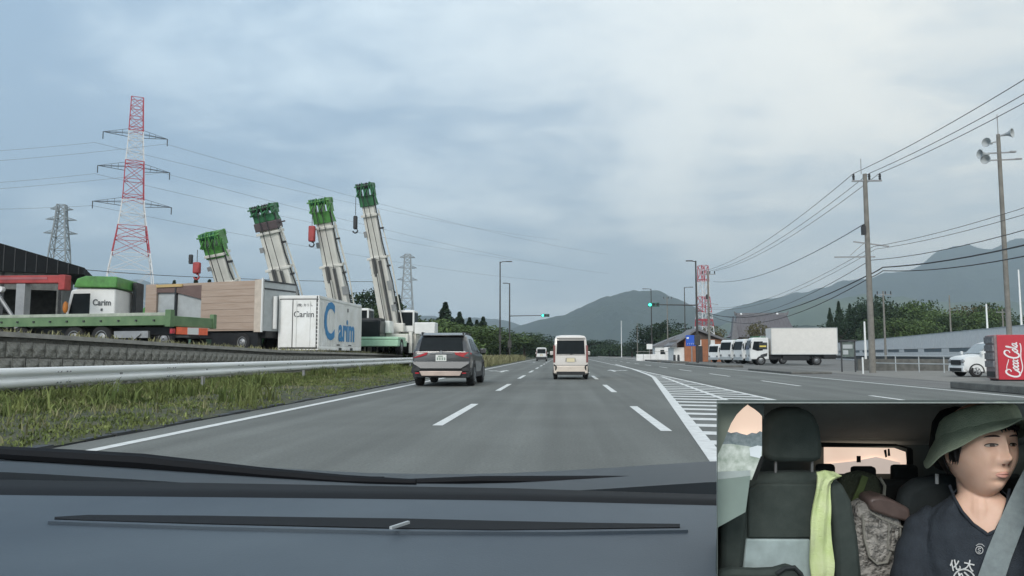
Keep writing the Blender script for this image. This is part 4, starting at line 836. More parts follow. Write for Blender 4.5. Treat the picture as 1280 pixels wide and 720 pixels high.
b.box((-.5, -.09, za-.35), (.28, .02, .22)); b.build('sign_marks', M_white, bd)
# temple roof
t0 = V(gx(957, 150), 150, 0); tp = empty('temple_hall', tuple(t0), R(-6), 'large traditional hall with a grey tiled hip and gable roof behind the trucks', 'building')
M_tile = mat('grey_roof_tiles', (.12, .115, .125), .7, c2=(.18, .175, .19), vs=2, stretch=(4, .3, .3)); zt = at(957, 392, 150).z; ze = at(957, 417, 150).z
def troof(b, hw, hwr, z0, z1, y0, y1, n=7):
    rings = []
    for i in range(n+1):
        t = i/n; c_ = t*t*.55+t*.45; w = hw+(hwr-hw)*t**.75; z = z0+(z1-z0)*(t**1.35); d0 = y0+(y1-y0)*.5*t*.92; d1 = y1-(y1-y0)*.5*t*.92
        rings.append([V(-w, d0, z+.4*(1-t)**3), V(0, d0, z), V(w, d0, z+.4*(1-t)**3), V(w, d1, z+.4*(1-t)**3), V(0, d1, z), V(-w, d1, z+.4*(1-t)**3)])
    b.loft(rings)
b = MB(); troof(b, 6.6, 4.7, ze-1.0, zt-.1, -1.5, 10); b.build('roof', M_tile, tp, smooth=50)
for i in range(30):
    pass
b = MB()
for i in range(34):
    f = -1+2*i/33; pts = []
    for q in range(8): t = q/7; w = (6.6+(4.7-6.6)*t**.75)*f; pts.append(V(w, -1.5+11.5*.5*t*.92-.04, ze-1.0+(zt-.1-ze+1.0)*(t**1.35)+.4*(1-t)**3*abs(f)+.06))
    b.tube(pts, .055, 4)
tag(b.build('tile_ridge', M_tile, tp), kind='stuff')
b = MB(); b.bx(-4.9, 4.9, 3.9, 4.6, zt-.2, zt+.35); b.prism([(-5.2, 3.9, zt+.7), (-4.7, 3.9, zt+.3), (-4.7, 3.9, zt-.2), (-5.1, 3.9, zt-.1)], (0, .7, 0)); b.prism([(5.2, 3.9, zt+.7), (4.7, 3.9, zt+.3), (4.7, 3.9, zt-.2), (5.1, 3.9, zt-.1)], (0, .7, 0)); b.build('roof_ridge', M_roofg, tp)
for x in (-3.9, 3.0): b = MB(); b.ball((x, 3.8, zt+.1), .25, 8, 6); b.build('ridge_ornament', M_white, tp)
b = MB(); b.prism([(1.0, -2.6, ze-1.2), (2.8, -2.6, ze-.3), (3.2, -2.6, ze+.3), (3.6, -2.6, ze-.3), (5.4, -2.6, ze-1.2)], (0, 4, 0)); b.build('porch_roof', M_tile, tp)
b = MB(); b.bx(-5.6, 5.6, .3, 8.5, 0, ze-.6); b.build('wall', mat('timber_wall', (.12, .07, .055), .8), tp)
b = MB(); b.prism([(-6.6, -2.6, ze-1.4), (-6.0, -2.6, zt-.5), (-5.2, -2.6, ze-.9)], (0, 3, 0)); b.build('gable_end', M_roofg, tp)
# small houses with white wall beyond the crossing
hs = empty('white_house', (gx(845, 150), 150, 0), 0, 'low pale house with a grey slanted roof left of the blue sign', 'building')
b = MB(); b.bx(-4, 3, 0, 6, 0, 2.6); b.build('wall', M_dirtyw, hs); b = MB(); b.prism([(-4.6, -.4, 2.5), (0, -.4, 4.4), (3.6, -.4, 5.6), (3.6, -.4, 2.5)], (0, 7, 0)); b.build('roof', M_roofg, hs)
b = MB(); b.bx(-3, -1.8, -.04, 0, .8, 1.8); b.build('window', M_glass, hs)
fw = empty('garden_wall', (gx(845, 118), 118, 0), 0, 'low white garden wall along the pavement near the far crossing', 'wall')
for i in range(11): b = MB(); b.bx(-6+i*1.1, -6+i*1.1+1.05, 0, .15, 0, 1.35 if i > 3 else 1.0); b.build('panel', M_dirtyw, fw, bevel=.01)
b = MB(); b.bx(-6.05, 6.2, -.03, .18, 1.36, 1.42); b.build('coping', M_conc, fw)
for j, (px, Y) in enumerate(((843, 98), (848, 98))):
    b = MB(); b.tube([(0, 0, 0), (0, 0, .85), (0, 0, .95)], .17, 10, .12); b.bx(-.2, .2, -.2, .2, 0, .1); tag(b.build('bollard', M_dark, loc=(gx(px, Y), Y, 0)), ['dark bollard on the kerb island, left one of the pair', 'dark bollard on the kerb island, right one of the pair'][j], 'bollard', 'dark bollards on the kerb island')
for px, Y, y1, lab in ((812, 135, 430, 'small white notice board beside the far pavement'), (834, 140, 434, 'small white sign on the pole right of the far pavement')):
    o = empty('notice_board', (gx(px, Y), Y, 0), 0, lab, 'sign'); z = at(px, y1, Y).z; b = MB(); b.bx(-.5, .5, -.05, .05, z-.9, z); b.build('board', M_dirtyw, o); b = MB(); b.tube([(0, .1, 0), (0, .1, z)], .05, 6); b.build('post', M_post, o)
# ------------------------------------------------------------------ white hoarding / long building
A1 = V(gx(1400, 72)*.6, 43.2, 0); A0 = V(52, 149, 0); hd = (A1-A0); Lh = hd.length; ho = empty('long_white_hall', tuple(A0), math.atan2(hd.y, hd.x), 'very long low white hall with a band of dark windows behind the railing', 'building')
ztp = 3.05; npan = 46; w_ = Lh/npan
M_hall = mat('hall_panel', (.68, .68, .67), .6, var=.06); 
for i in range(npan):
    for z0, z1, o_ in ((-.1, .2, .0), (.75, 1.25, .0), (1.62, ztp, .02+.006*(i % 2))):
        b = MB(); b.bx(i*w_+.02, (i+1)*w_-.02, -.05-o_, .25, z0, z1); b.build('wall_panel', M_hall, ho, smooth=0)
for i in range(npan//4):
    b = MB(); b.bx(i*4*w_+.6, (i*4+3)*w_-.2+.6, -.02, .22, 1.27, 1.60); b.build('window', mat('dim_window', (.10, .15, .18), .3), ho, smooth=0)
    b = MB(); b.bx((i*4+3)*w_+.4, (i*4+4)*w_+.6, -.04, .24, 1.26, 1.61); b.build('window_pier', M_hall, ho, smooth=0)
b = MB(); b.bx(0, Lh, .0, .2, .21, .74); b.build('lower_opening', mat('hall_shadow_band', (.05, .055, .055), .8), ho)
b = MB(); b.bx(-.1, Lh, .25, 9, -.1, ztp-.1); b.build('hall_core', M_hall, ho); b = MB(); b.bx(-.2, Lh+.1, -.1, 9.1, ztp+.005, ztp+.08); b.build('roof_edge', M_greyp, ho)
# low concrete strip and railing before the hall
rl = empty('pipe_railing', (gx(1092, 50), 50, 0), 0, 'low galvanised pipe railing between the tall pole and the small car', 'railing')
RA = V(0, 0, 0); RB = V(gx(1290, 40)-gx(1092, 50), -10, 0)
for k_ in range(7):
    p = RA.lerp(RB, k_/6); b = MB(); b.tube([p, p+V(0, 0, .95)], .035, 8); b.build('post', M_greyp, rl)
for z in (.95, .5):
    b = MB(); b.tube([RA+V(0, 0, z), RB+V(0, 0, z)], .03, 8); b.build('rail', M_greyp, rl)
tag(MB().bx(19.0, 30.5, 50.6, 50.9, 0, .75).build('low_concrete_wall', M_kerb), 'low brownish concrete wall behind the pipe railing', 'wall')
b = MB(); b.add([(15.0, 27, .004), (40, 27, .004), (60, 60, .004), (15.6, 50, .004)], [(0, 1, 2, 3)]); tag(b.build('driveway_apron', mat('pale_concrete', (.21, .205, .19), .9, var=.12, vs=1, bump=.4, bs=30), smooth=0), kind='structure')
# notice stand and white delineator post
n0 = gr(1060, 465); ns = empty('notice_stand', (n0.x, n0.y, 0), R(-12), 'dark framed notice board on two legs left of the tall utility pole', 'sign'); hN = at(1060, 426, n0.y).z
for x in (-.33, .42): b = MB(); b.bx(x-.04, x+.04, -.04, .04, 0, hN); b.build('leg', M_dark, ns)
b = MB(); b.bx(-.30, .38, -.03, .03, hN*.48, hN-.06); bo = b.build('board', mat('green_grey_board', (.10, .13, .12), .5, var=.3, vs=5), ns); b = MB(); b.bx(-.42, .52, -.12, .12, hN-.04, hN+.06); b.build('canopy', M_dark, ns)
b = MB(); b.bx(-.24, .3, -.04, -.03, hN*.75, hN*.88); b.bx(-.24, .05, -.04, -.03, hN*.56, hN*.7); b.build('poster', M_greyp, bo)
n1 = gr(1079, 467.5); tag(MB().tube([(0, 0, 0), (0, 0, .9)], .045, 10).build('delineator_post', M_white, loc=(n1.x, n1.y, 0)), 'thin white post at the foot of the tall utility pole', 'post')
# ------------------------------------------------------------------ trucks in the lot
def lot_truck(name, ref, Y, rz, L, label, boxm, cabm, boxh=2.55, plain=False, sc=1):
    p = at(*ref, Y); k = empty(name, (p.x, p.y, 0), rz, label, 'truck', sc=sc)      # local: front at x=0, rear at x=L, camera side y=0
    b = MB(); b.prism([(0, 0, .55), (-.03, 0, 1.5), (.18, 0, 2.5), (.4, 0, 2.62), (1.75, 0, 2.62), (1.75, 0, .55)], (0, 2.1, 0)); b.build('cab', cabm, k, bevel=.07)
    b = MB(); b.prism([(.22, -.012, 1.5), (.38, -.012, 2.25), (1.2, -.012, 2.25), (1.2, -.012, 1.40), (.7, -.012, 1.35)], (0, .03, 0)); b.build('side_window', M_glass, k, smooth=0)
    b = MB(); b.prism([(-.05, .15, 1.5), (.12, .15, 2.35), (.12, 1.95, 2.35), (-.05, 1.95, 1.5)], (-.015, 0, 0)); b.build('windscreen', M_glass, k, smooth=0)
    b = MB(); b.bx(-.08, .1, .0, 2.1, .4, .75); b.build('bumper', M_greyp, k, bevel=.03)
    b = MB(); b.bx(-.09, -.05, .1, .4, .8, 1.0); b.bx(-.09, -.05, 1.7, 2.0, .8, 1.0); b.build('headlight', M_rim, k)
    b = MB(); b.bar((.2, -.02, 2.2), (.02, -.25, 2.1), .03); b.bx(-.04, .04, -.32, -.16, 1.6, 2.1); b.build('mirror', M_dark, k)
    b = MB(); b.bx(1.95, L, -.12, 2.25, 1.02, 1.02+boxh); b.build('cargo_box', boxm, k, bevel=.025)
    b = MB()
    for z in (1.0, 1.02+boxh-.04): b.bx(1.93, L+.02, -.14, -.1, z, z+.06)
    b.bx(1.93, 1.99, -.14, -.1, 1.0, 1.02+boxh); b.bx(L-.04, L+.02, -.14, -.1, 1.0, 1.02+boxh); b.build('box_trim', M_greyp, k)
    b = MB(); b.bx(.4, L-.1, .3, 1.8, .6, 1.0); b.bx(3.0, L-2.6, -.05, .3, .45, .9); b.bx(L-1.3, L-.1, -.08, .1, .7, .95); b.build('chassis', M_black, k)
    for x in (1.0, L-1.9):
        for y, s in ((.12, -1), (1.98, 1)): t = wheel(k, 0, 0, .44, .26, s, True); t.rotation_euler = (0, 0, R(90)); t.location = (x, y, 0)
    if not plain:
        b = MB(); b.prism([(.95, -.03, .95), (1.2, -.03, 1.05), (1.6, -.03, 1.15), (1.55, -.03, .85), (1.0, -.03, .75)], (0, .02, 0)); b.bx(.85, 1.6, -.03, 0, 1.5, 2.15); b.build('cab_vent', M_dark, k); b = MB(); b.bx(.9, 1.5, -.045, -.02, 1.72, 1.86); b.build('yellow_label', mat('yellow_label_paint', (.75, .60, .12), .5), k)
    return k
M_box = mat('off_white_box', (.72, .70, .66), .5, var=.04, coat=.1)
lot_truck('cargo_truck', (937.5, 442), 74, R(-3), 8.0, 'white box truck with a long blank cargo box parked side on', M_box, M_white, 2.5)
lot_truck('parked_lorry', (928, 442), 81, R(12), 6.4, 'middle white cab of the three trucks, with a green covered load', M_green2, M_white, 1.9, True)
lot_truck('parked_lorry', (914, 442), 86, R(24), 5.6, 'leftmost white cab of the parked trucks, next to the brick shop', M_green2, M_white, 1.7, True)
lot_truck('small_lorry', (898, 442), 93, R(30), 4.6, 'small pale truck partly hidden behind the leftmost white cab', M_dirtyw, M_dirtyw, 1.2, True, .85)
# ------------------------------------------------------------------ small white car and vending machine
p = gr(1207, 471.5); kei('compact_car', (p.x+3.3, p.y+.75, 0), R(92), 'white compact car parked facing the road beside the red vending machine', 'car', M_white, 1.0, None, True)
v0 = gr(1249, 476.5); vm = empty('vending_machine', (v0.x, v0.y, 0), R(-9), 'red drink vending machine with white script lettering on its side', 'vending machine')
hv = at(1250, 418.5, v0.y).z; M_vred = mat('vending_red', (.50, .025, .045), .35, var=.05, coat=.3); M_vgrey = mat('vending_front', (.24, .18, .18), .4, var=.2, vs=6)
b = MB(); b.bx(0, 1.25, 0, 1.0, .06, hv); b.build('cabinet', M_vred, vm, bevel=.015)
b = MB(); b.bx(-.10, -.0, .02, .98, .1, hv-.02); b.build('front_panel', M_vgrey, vm, bevel=.01)
for i in range(4):
    b = MB(); b.bx(-.16, -.10, .06, .94, .55+i*.32, .80+i*.32); b.build('display_window', mat('vend_glass', (.20, .19, .20), .15, var=.3, vs=9), vm)
b = MB(); b.bx(-.15, -.1, .1, .8, .16, .38); b.build('delivery_flap', M_black, vm)
b = MB(); b.bx(.02, 1.2, .03, .97, 0, .06); b.build('foot', M_black, vm)
# script lettering reading bottom to top : text x axis = +z, text y axis = -x
W_ = hv*.86; cxv = .50
def spt(u_, v_): return V(cxv+.05-v_*W_, -.004, .14+u_*W_)
def bez(P, n=9):
    o = []
    for a in range(0, len(P)-3, 3):
        for i in range(n): t = i/n; o.append(tuple((1-t)**3*P[a][j]+3*t*(1-t)**2*P[a+1][j]+3*t*t*(1-t)*P[a+2][j]+t**3*P[a+3][j] for j in (0, 1)))
    o.append(P[-1]); return o
def ell(cx, cy, rx, ry, a0=0, a1=360, n=18, sh=.35): return [(cx+rx*math.cos(R(a0+(a1-a0)*i/n))+sh*ry*math.sin(R(a0+(a1-a0)*i/n)), cy+ry*math.sin(R(a0+(a1-a0)*i/n))) for i in range(n+1)]
strokes = [
 (bez([(.20, .15), (.16, .22), (.08, .17), (.04, .05), (.0, -.09), (.06, -.16), (.13, -.12), (.17, -.09), (.19, -.04), (.20, -.02)]), .034),      # C
 (bez([(.20, .15), (.23, .10), (.18, .05), (.15, .07)]), .020),
 (ell(.235, -.045, .030, .058), .024), (ell(.315, -.045, .030, .058, 40, 320), .026), (ell(.385, -.045, .030, .058), .024),
 (bez([(.43, .02), (.415, -.06), (.42, -.12), (.45, -.085)]), .024), (bez([(.455, -.01), (.465, .0), (.475, .0), (.49, -.005)]), .020),
 (bez([(.68, .17), (.62, .24), (.54, .17), (.505, .05), (.47, -.09), (.53, -.16), (.59, -.12), (.62, -.09), (.64, -.06), (.65, -.03)]), .034),    # second C
 (bez([(.68, .17), (.70, .11), (.65, .06), (.62, .08)]), .020),
 (ell(.685, -.045, .030, .058), .024), (bez([(.735, -.07), (.75, .0), (.80, .14), (.785, .16), (.76, .17), (.735, -.02), (.755, -.10)]), .022),
 (ell(.815, -.045, .028, .056), .024), (bez([(.855, .02), (.845, -.06), (.85, -.12), (.885, -.075)]), .024),
 (bez([(.10, -.14), (.22, -.22), (.34, -.19), (.46, -.17), (.62, -.15), (.74, -.21), (.86, -.16)]), .020),
 (bez([(.17, .14), (.26, .20), (.36, .12), (.46, .11)]), .014)]
b = MB()
for pts, w in strokes: b.ribbon([spt(*q_) for q_ in pts], w*W_*1.15, (0, -1, 0), .008)
b.build('lettering', mat('script_white', (.80, .78, .78), .5, var=0), vm, smooth=0)
# ------------------------------------------------------------------ trees
def broad_mesh(seed, m, n=2600, flat=.8):
    r = random.Random(seed); ells = []
    for i in range(16):
        a = r.uniform(0, 2*PI); d = r.uniform(.05, .34)*(1 if i else 0); z = r.uniform(.34, .86); s = r.uniform(.12, .22)*(1.2-abs(z-.55)); ells.append(((math.cos(a)*d, math.sin(a)*d, z), (s*1.15, s*1.15, s*.85)))
    P = blob_points(ells, n); v, q = leaf_quads(P, .022); return v, q
def cedar_mesh(seed, n=2600):
    t = rng.random(n)**.75; z = .08+.92*t; rad = (1-t)*.24*(1+.25*np.sin(z*46+rng.random(n)*.8))+.006; a = rng.uniform(0, 2*PI, n); rr = rad*np.sqrt(rng.uniform(.25, 1, n))
    rr *= 1+.25*np.sin(a*3+seed+z*9)
    P = np.stack([rr*np.cos(a), rr*np.sin(a), z-rr*.25], 1); return leaf_quads(P, .019)
TM = {}
def tree_proto(kind, seed, m, idx):
    key = (kind, seed, m.name)
    if key in TM: return TM[key]
    v, q = (broad_mesh if kind != 'cedar' else (lambda s, mm: cedar_mesh(s)))(seed, m)
    o = rawmesh('crown', v, q, m); cm = o.data; bpy.data.objects.remove(o)
    b = MB(); b.tube([(0, 0, 0), (.01, 0, .3), (0, .01, .62 if kind != 'cedar' else .95)], [.028, .02, .008], 8)
    if kind != 'cedar':
        for i in range(6): a = i*1.1+seed; b.tube([(0, 0, .28+.05*i), (math.cos(a)*.2, math.sin(a)*.2, .48+.06*i)], .011, 5, .004)
    o = b.build('trunk', M_bark); tm = o.data; bpy.data.objects.remove(o); TM[key] = (cm, tm); return TM[key]
def tree(kind, px, ytop, Y, label, m, seed=0, wide=1.0, z0=0, group=None):
    p = at(px, ytop, Y); h = p.z-z0; cm, tm = tree_proto(kind, seed, m, 0); nm = {'cedar': 'cedar_tree', 'broad': 'broadleaf_tree'}[kind]
    k = empty(nm, (p.x, Y, z0), random.uniform(0, 6.28), label, 'tree', group); k.scale = (h*wide, h*wide, h)
    for n_, me in (('crown', cm), ('trunk', tm)): o = bpy.data.objects.new(n_, me); COL.objects.link(o); o.parent = k
G1 = 'trees behind the crane yard'; G2 = 'trees behind the long white hall'; G3 = 'trees at the far end of the road'
tree('broad', 463, 352, 90, 'dark bushy tree behind the tallest crane boom, left side', M_leaf3, 1, .85, group=G1)
tree('broad', 476, 372, 84, 'dark tree directly behind the tallest crane boom', M_leaf2, 2, 1.1, group=G1)
tree('cedar', 498, 369, 95, 'pointed cedar just right of the tallest crane boom', M_leaf3, 1, 1.3, group=G1)
for px, yt, Y, lab in ((557, 378, 150, 'tallest pointed cedar above the grey car'), (574.5, 390, 160, 'second pointed cedar above the grey car'), (587, 397, 165, 'slim cedar third from the grey car'), (596, 400, 168, 'slim cedar fourth from the grey car'), (604, 396, 170, 'rightmost slim cedar before the street lamp')):
    tree('cedar', px, yt, Y, lab, M_leaf3, 2, 1.7, group='cedars above the left embankment')
for i, (px, yt, Y, w, m, lab) in enumerate(((512, 392, 120, 1.6, M_leaf2, 'dark green tree right of the cedar behind the crane'), (528, 396, 118, 1.9, M_leaf1, 'mid green tree above the roof of the grey car'), (545, 397, 125, 1.9, M_leaf2, 'rounded dark tree at the foot of the tallest cedar'), (566, 401, 125, 2.1, M_leaf1, 'rounded green tree between two cedars'), (590, 405, 120, 2.3, M_leaf1, 'broad green tree below the slim cedars'), (612, 408, 135, 2.3, M_leaf2, 'broad tree left of the left street lamp'), (634, 414, 140, 2.6, M_leaf1, 'low spreading tree at the foot of the left signal'), (655, 415, 175, 2.4, M_leaf2, 'dark tree right of the left signal pole'), (672, 418, 190, 2.4, M_leaf3, 'dark tree above the distant white car'))):
    tree('broad', px, yt, Y, lab, m, 3+i % 3, w, group='trees on the left embankment')
for i, (px, yt, Y, w, m, k_, lab) in enumerate(((733, 424, 290, 2.8, M_leaf3, 'broad', 'dark tree just right of the cream van'), (752, 424, 300, 2.6, M_leaf3, 'broad', 'dark tree at the end of the road, right of the van'), (768, 430, 280, 2.4, M_leaf2, 'broad', 'low dark tree by the pale concrete pole'), (790, 426, 240, 2.4, M_leaf3, 'broad', 'dark tree between the two concrete poles'), (812, 403, 210, 1.5, M_leaf3, 'broad', 'tall dark tree under the signal head'), (832, 400, 210, 1.4, M_leaf3, 'broad', 'tall dark tree right of the signal head'), (850, 412, 200, 1.6, M_leaf2, 'broad', 'dark tree left of the brick shop'), (890, 405, 140, 1.1, M_leaf4, 'broad', 'brownish tree behind the red and white mast'), (944, 402, 118, 1.0, M_leaf4, 'broad', 'brownish tree in front of the temple roof'), (995, 406, 230, 1.4, M_leaf3, 'broad', 'dark tree right of the temple roof'), (716, 430, 330, 3.2, M_leaf3, 'broad', 'dark tree straight ahead behind the cream van'), (697, 432, 330, 3.4, M_leaf3, 'broad', 'dark tree left of the cream van at the vanishing point'))):
    tree(k_, px, yt, Y, lab, m, 3+i % 3, w, group=G3)
R_ = [(1037, 385, 150, 'cedar', .85, M_leaf3), (1048, 377, 150, 'cedar', .9, M_leaf3), (1062, 380, 145, 'cedar', .95, M_leaf3), (1072, 376, 140, 'broad', .8, M_leaf3), (1084, 368, 150, 'broad', .75, M_leaf3), (1097, 372, 155, 'broad', .9, M_leaf3), (1113, 380, 150, 'broad', 1.0, M_leaf2), (1126, 377, 160, 'broad', 1.0, M_leaf2), (1140, 375, 150, 'broad', 1.0, M_leaf1), (1155, 374, 160, 'broad', 1.0, M_leaf2), (1168, 386, 140, 'broad', 1.1, M_leaf1), (1181, 391, 135, 'broad', 1.2, M_leaf2), (1196, 386, 150, 'broad', 1.2, M_leaf1), (1212, 379, 160, 'broad', 1.2, M_leaf4), (1228, 377, 160, 'broad', 1.1, M_leaf2), (1244, 382, 150, 'broad', 1.1, M_leaf1), (1256, 388, 160, 'broad', 1.1, M_leaf2), (1088, 395, 125, 'broad', 1.2, M_leaf2), (1120, 396, 125, 'broad', 1.3, M_leaf1), (1150, 398, 125, 'broad', 1.3, M_leaf1), (1235, 400, 125, 'broad', 1.2, M_leaf2), (1050, 400, 135, 'broad', 1.1, M_leaf3)]
labs = ['pointed dark cedar right of the long cargo truck', 'tall dark cedar, second from the cargo truck', 'third dark cedar left of the tall utility pole', 'dense dark tree just left of the tall utility pole', 'highest dark tree behind the tall utility pole', 'dark tree directly right of the tall utility pole', 'dark green tree right of the thin crossarm pole', 'green tree between utility pole and hall, fourth from the pole', 'mid green rounded tree behind the white hall', 'tall green tree left of the dark pole', 'light green tree lower than its neighbours left of the dark pole', 'low green tree at the foot of the dark pole', 'green tree just right of the dark pole', 'olive brown tree above the small white car', 'dark green tree above the small white car, left of the pale pole', 'green tree behind the pale pole with fittings', 'last dark green tree left of the loudspeaker pole', 'lower front tree behind the tall utility pole', 'lower bright tree in front of the tree row, centre left', 'lower bright tree in front of the tree row, centre right', 'lower dark tree beside the pale pole with fittings', 'low dark tree behind the notice board']
for i, (r_, lab) in enumerate(zip(R_, labs)): tree(r_[3], r_[0], r_[1], r_[2]+55, lab, r_[5], 3+i % 3, r_[4], group=G2)
for px, yt, Y, lab in ((218, 351, 130, 'tiny dark conifer top over the left end of the tan body'), (245, 347, 130, 'middle tiny conifer top over the tan body'), (262, 350, 130, 'right tiny conifer top over the tan body')):
    tree('cedar', px, yt, Y, lab, M_leaf3, 2, .9, group='conifer tops over the tan truck')
# shrub mass on the left embankment
ells = []
for i in range(230):
    Y = 52+130*random.random(); x = -11.5-3.5*random.random()-(Y-50)*.17*random.random(); h = random.uniform(1.2, 2.4)+.012*(Y-50); ells.append(((x, Y, h*.4+.1), (1.6+random.random(), 2.4, h*.62)))
ells = [((gx(px, 78), 78, h*.45), (2.6, 3, h*.6)) for px, h in ((500, 4.0), (512, 4.4), (524, 4.2), (536, 3.9), (548, 3.6), (560, 3.4), (574, 3.0))]+ells
v, q = leaf_quads(blob_points(ells[:137], 48000), .19); tag(rawmesh('roadside_shrubs', v, q, M_leaf1), 'mass of green shrubs covering the left embankment', 'shrubs', kind='stuff')
v, q = leaf_quads(blob_points(ells[137:], 30000), .19); tag(rawmesh('dark_undergrowth', v, q, M_leaf2), 'darker undergrowth between the shrubs of the left embankment', 'shrubs', kind='stuff')
ells = [((gx(px, Y), Y, h*.35), (5, 3, h*.6)) for px, Y, h in [(random.uniform(690, 860), random.uniform(270, 330), random.uniform(2, 5)) for _ in range(50)]+[(random.uniform(1040, 1260), random.uniform(180, 210), random.uniform(3, 5)) for _ in range(60)]+[(random.uniform(600, 700), random.uniform(200, 300), random.uniform(3, 6)) for _ in range(40)]]
v, q = leaf_quads(blob_points(ells, 42000), .42); tag(rawmesh('background_scrub', v, q, M_leaf3), 'dark low scrub closing the view at the end of the road and behind the hall', 'shrubs', kind='stuff')
# small posts beside the left verge
for i, px in enumerate((613, 622, 631, 640, 652)):
    Y = 62+i*9; x = -7.2; tag(MB().tube([(0, 0, 0), (0, 0, .95)], .06, 8, .05).build('marker_post', M_dry if i % 2 else M_dark, loc=(x, Y, .1)), f"short {'pale' if i % 2 else 'dark'} marker post on the left verge, {['nearest', 'second', 'third', 'fourth', 'farthest'][i]} of five", 'post', 'marker posts on the left verge')
sp_ = [(-6.4-2.5*random.random(), 55+70*random.random()) for _ in range(500)]
tag(tufts('roadside_reeds', [(x, y, .05, 1) for x, y in sp_], M_dry, h=(.4, 1.0), nbl=12, wid=.03, spread=.3), 'pale reeds along the foot of the left embankment', 'reeds')
# ------------------------------------------------------------------ dashboard, cowl and bonnet of the car the view is taken from
M_dash = mat('dashboard_vinyl', (.034, .050, .068), .5, c2=(.062, .082, .10), vs=5, bump=.12, bs=900, spec=.6); M_dashd = mat('dash_black', (.006, .007, .009), .7, spec=.2); M_bon = mat('bonnet_dark', (.020, .026, .032), .45, var=.25, vs=3, spec=.4)
oc = empty('camera_car', (0, .35, 0), 0, 'blue grey dashboard, dark bonnet and wipers of the car in the foreground', 'car'); OC = Vector(oc.location)
def locv(p): return Vector(p)-OC
def zray(px, py, z): return gr(px, py, z)
def sheet(name, rows, m, thick=.008, par=oc, smooth=50):
    b = MB(); n = len(rows[0]); vs = [locv(p) for r in rows for p in r]+[locv(p)-V(0, 0, thick) for r in rows for p in r]; K = len(rows)*n; fs = []
    for j in range(len(rows)-1):
        for i in range(n-1): a = j*n+i; fs.append((a, a+1, a+n+1, a+n)); fs.append((K+a, K+a+n, K+a+n+1, K+a+1))
    for i in range(n-1): fs.append((i, K+i, K+i+1, i+1)); a = (len(rows)-1)*n+i; fs.append((a, a+1, K+a+1, K+a))
    for j in range(len(rows)-1): a = j*n; fs.append((a, a+n, K+a+n, K+a)); a = j*n+n-1; fs.append((a, K+a, K+a+n, a+n))
    b.add(vs, fs); return b.build(name, m, par, smooth=smooth)
PXS = [-260+i*60 for i in range(31)]
SE = lambda px: lerp([(-300, 603), (0, 608), (300, 613), (640, 619), (900, 627), (1500, 640)], px)
def sq(px, dy): return zray(px, SE(px)+dy, 1.0)
rows = []
for t in (0, .1, .3, .5, .7, .85, 1):
    r = []
    for px in PXS: p = sq(px, 3); q_ = V(p.x*.25, .10, .99); w = p.lerp(q_, t); w.z = 1.0-.012*t*t-.0*(1-t); r.append(w)
    rows.append(r)
sheet('dash_top', rows, M_dash)
rows = [[sq(px, -11)+V(0, .0, -.012) for px in PXS], [sq(px, -7)+V(0, 0, .001) for px in PXS], [sq(px, lerp([(0, 8), (900, 3)], px))+V(0, 0, .002) for px in PXS], [sq(px, lerp([(0, 12), (900, 6)], px))+V(0, 0, -.001) for px in PXS]]
sheet('windscreen_seal', rows, M_dashd)
# defroster slot : dark recess strip with a lip
def slot(name, tab, m, dz):
    top = [zray(px, a, 1.0) for px, a, c in tab]; bot = [zray(px, c, 1.0) for px, a, c in tab]; 
    for p in top+bot: p.z = 1.0-.012*max(0, (.5-p.y)/.4)**2+dz
    return sheet(name, [top, bot], m, .004)
slot('defroster_slot', [(68, 649, 651), (110, 646.5, 653), (250, 647.5, 657), (420, 650, 661), (500, 651, 663), (620, 654, 665), (740, 656.5, 663.5), (850, 658, 662)], M_dashd, .0016)
slot('slot_lip', [(60, 651.5, 653.5), (250, 657.5, 660), (500, 663.5, 666), (700, 664.5, 667), (860, 662.5, 664.5)], M_dash, .0012)
b = MB(); p = zray(498, 657, 1.004); b.bar(locv(p)-V(.003, .006, 0), locv(p)+V(.004, .009, 0), .0018, .0015); b.build('slot_glint', M_greyp, oc)  # small pale bar modelled in place of a reflected streak
b = MB(); ps = [zray(px, 640, 1.0) for px in (55, 85)]
# bonnet beyond the glass
BE = lambda px: lerp([(-300, 556), (0, 563.5), (150, 572), (330, 584), (450, 591), (560, 593), (650, 591), (750, 585.5), (896, 576), (1100, 570), (1500, 560)], px)
rows = []
for Y, dy in ((1.34, 4), (1.30, .6), (1.2, 0), (1.05, 3), (.85, 8), (.70, 15), (.62, 26)):
    rows.append([at(px, min(BE(px)+dy, SE(px)-3), Y) for px in PXS])
sheet('bonnet', rows, M_bon, .02)
b = MB()
for i in range(5): pts = [at(px, lerp([(-100, 558), (0, 566), (180, 577), (330, 592), (430, 600), (520, 603)], px)+i*.0, .78-.0001*px) for px in (-100, 0, 90, 180, 260, 330, 430, 520)]
b.tube([locv(p) for p in pts], [.006, .007, .008, .008, .007, .006, .005, .003], 8); b.build('wiper', M_dashd, oc)
b = MB(); pts = [at(px, y, .76) for px, y in ((470, 604), (600, 600), (750, 601), (900, 604), (1100, 602), (1300, 606))]; b.tube([locv(p) for p in pts], [.003, .004, .005, .006, .006, .005], 8); b.build('wiper', M_dashd, oc)
b = MB(); pts = [at(px, y, .80) for px, y in ((-120, 585), (60, 592), (300, 600), (480, 603))]; b.tube([locv(p) for p in pts], .006, 8); b.build('wiper_arm', M_dashd, oc)
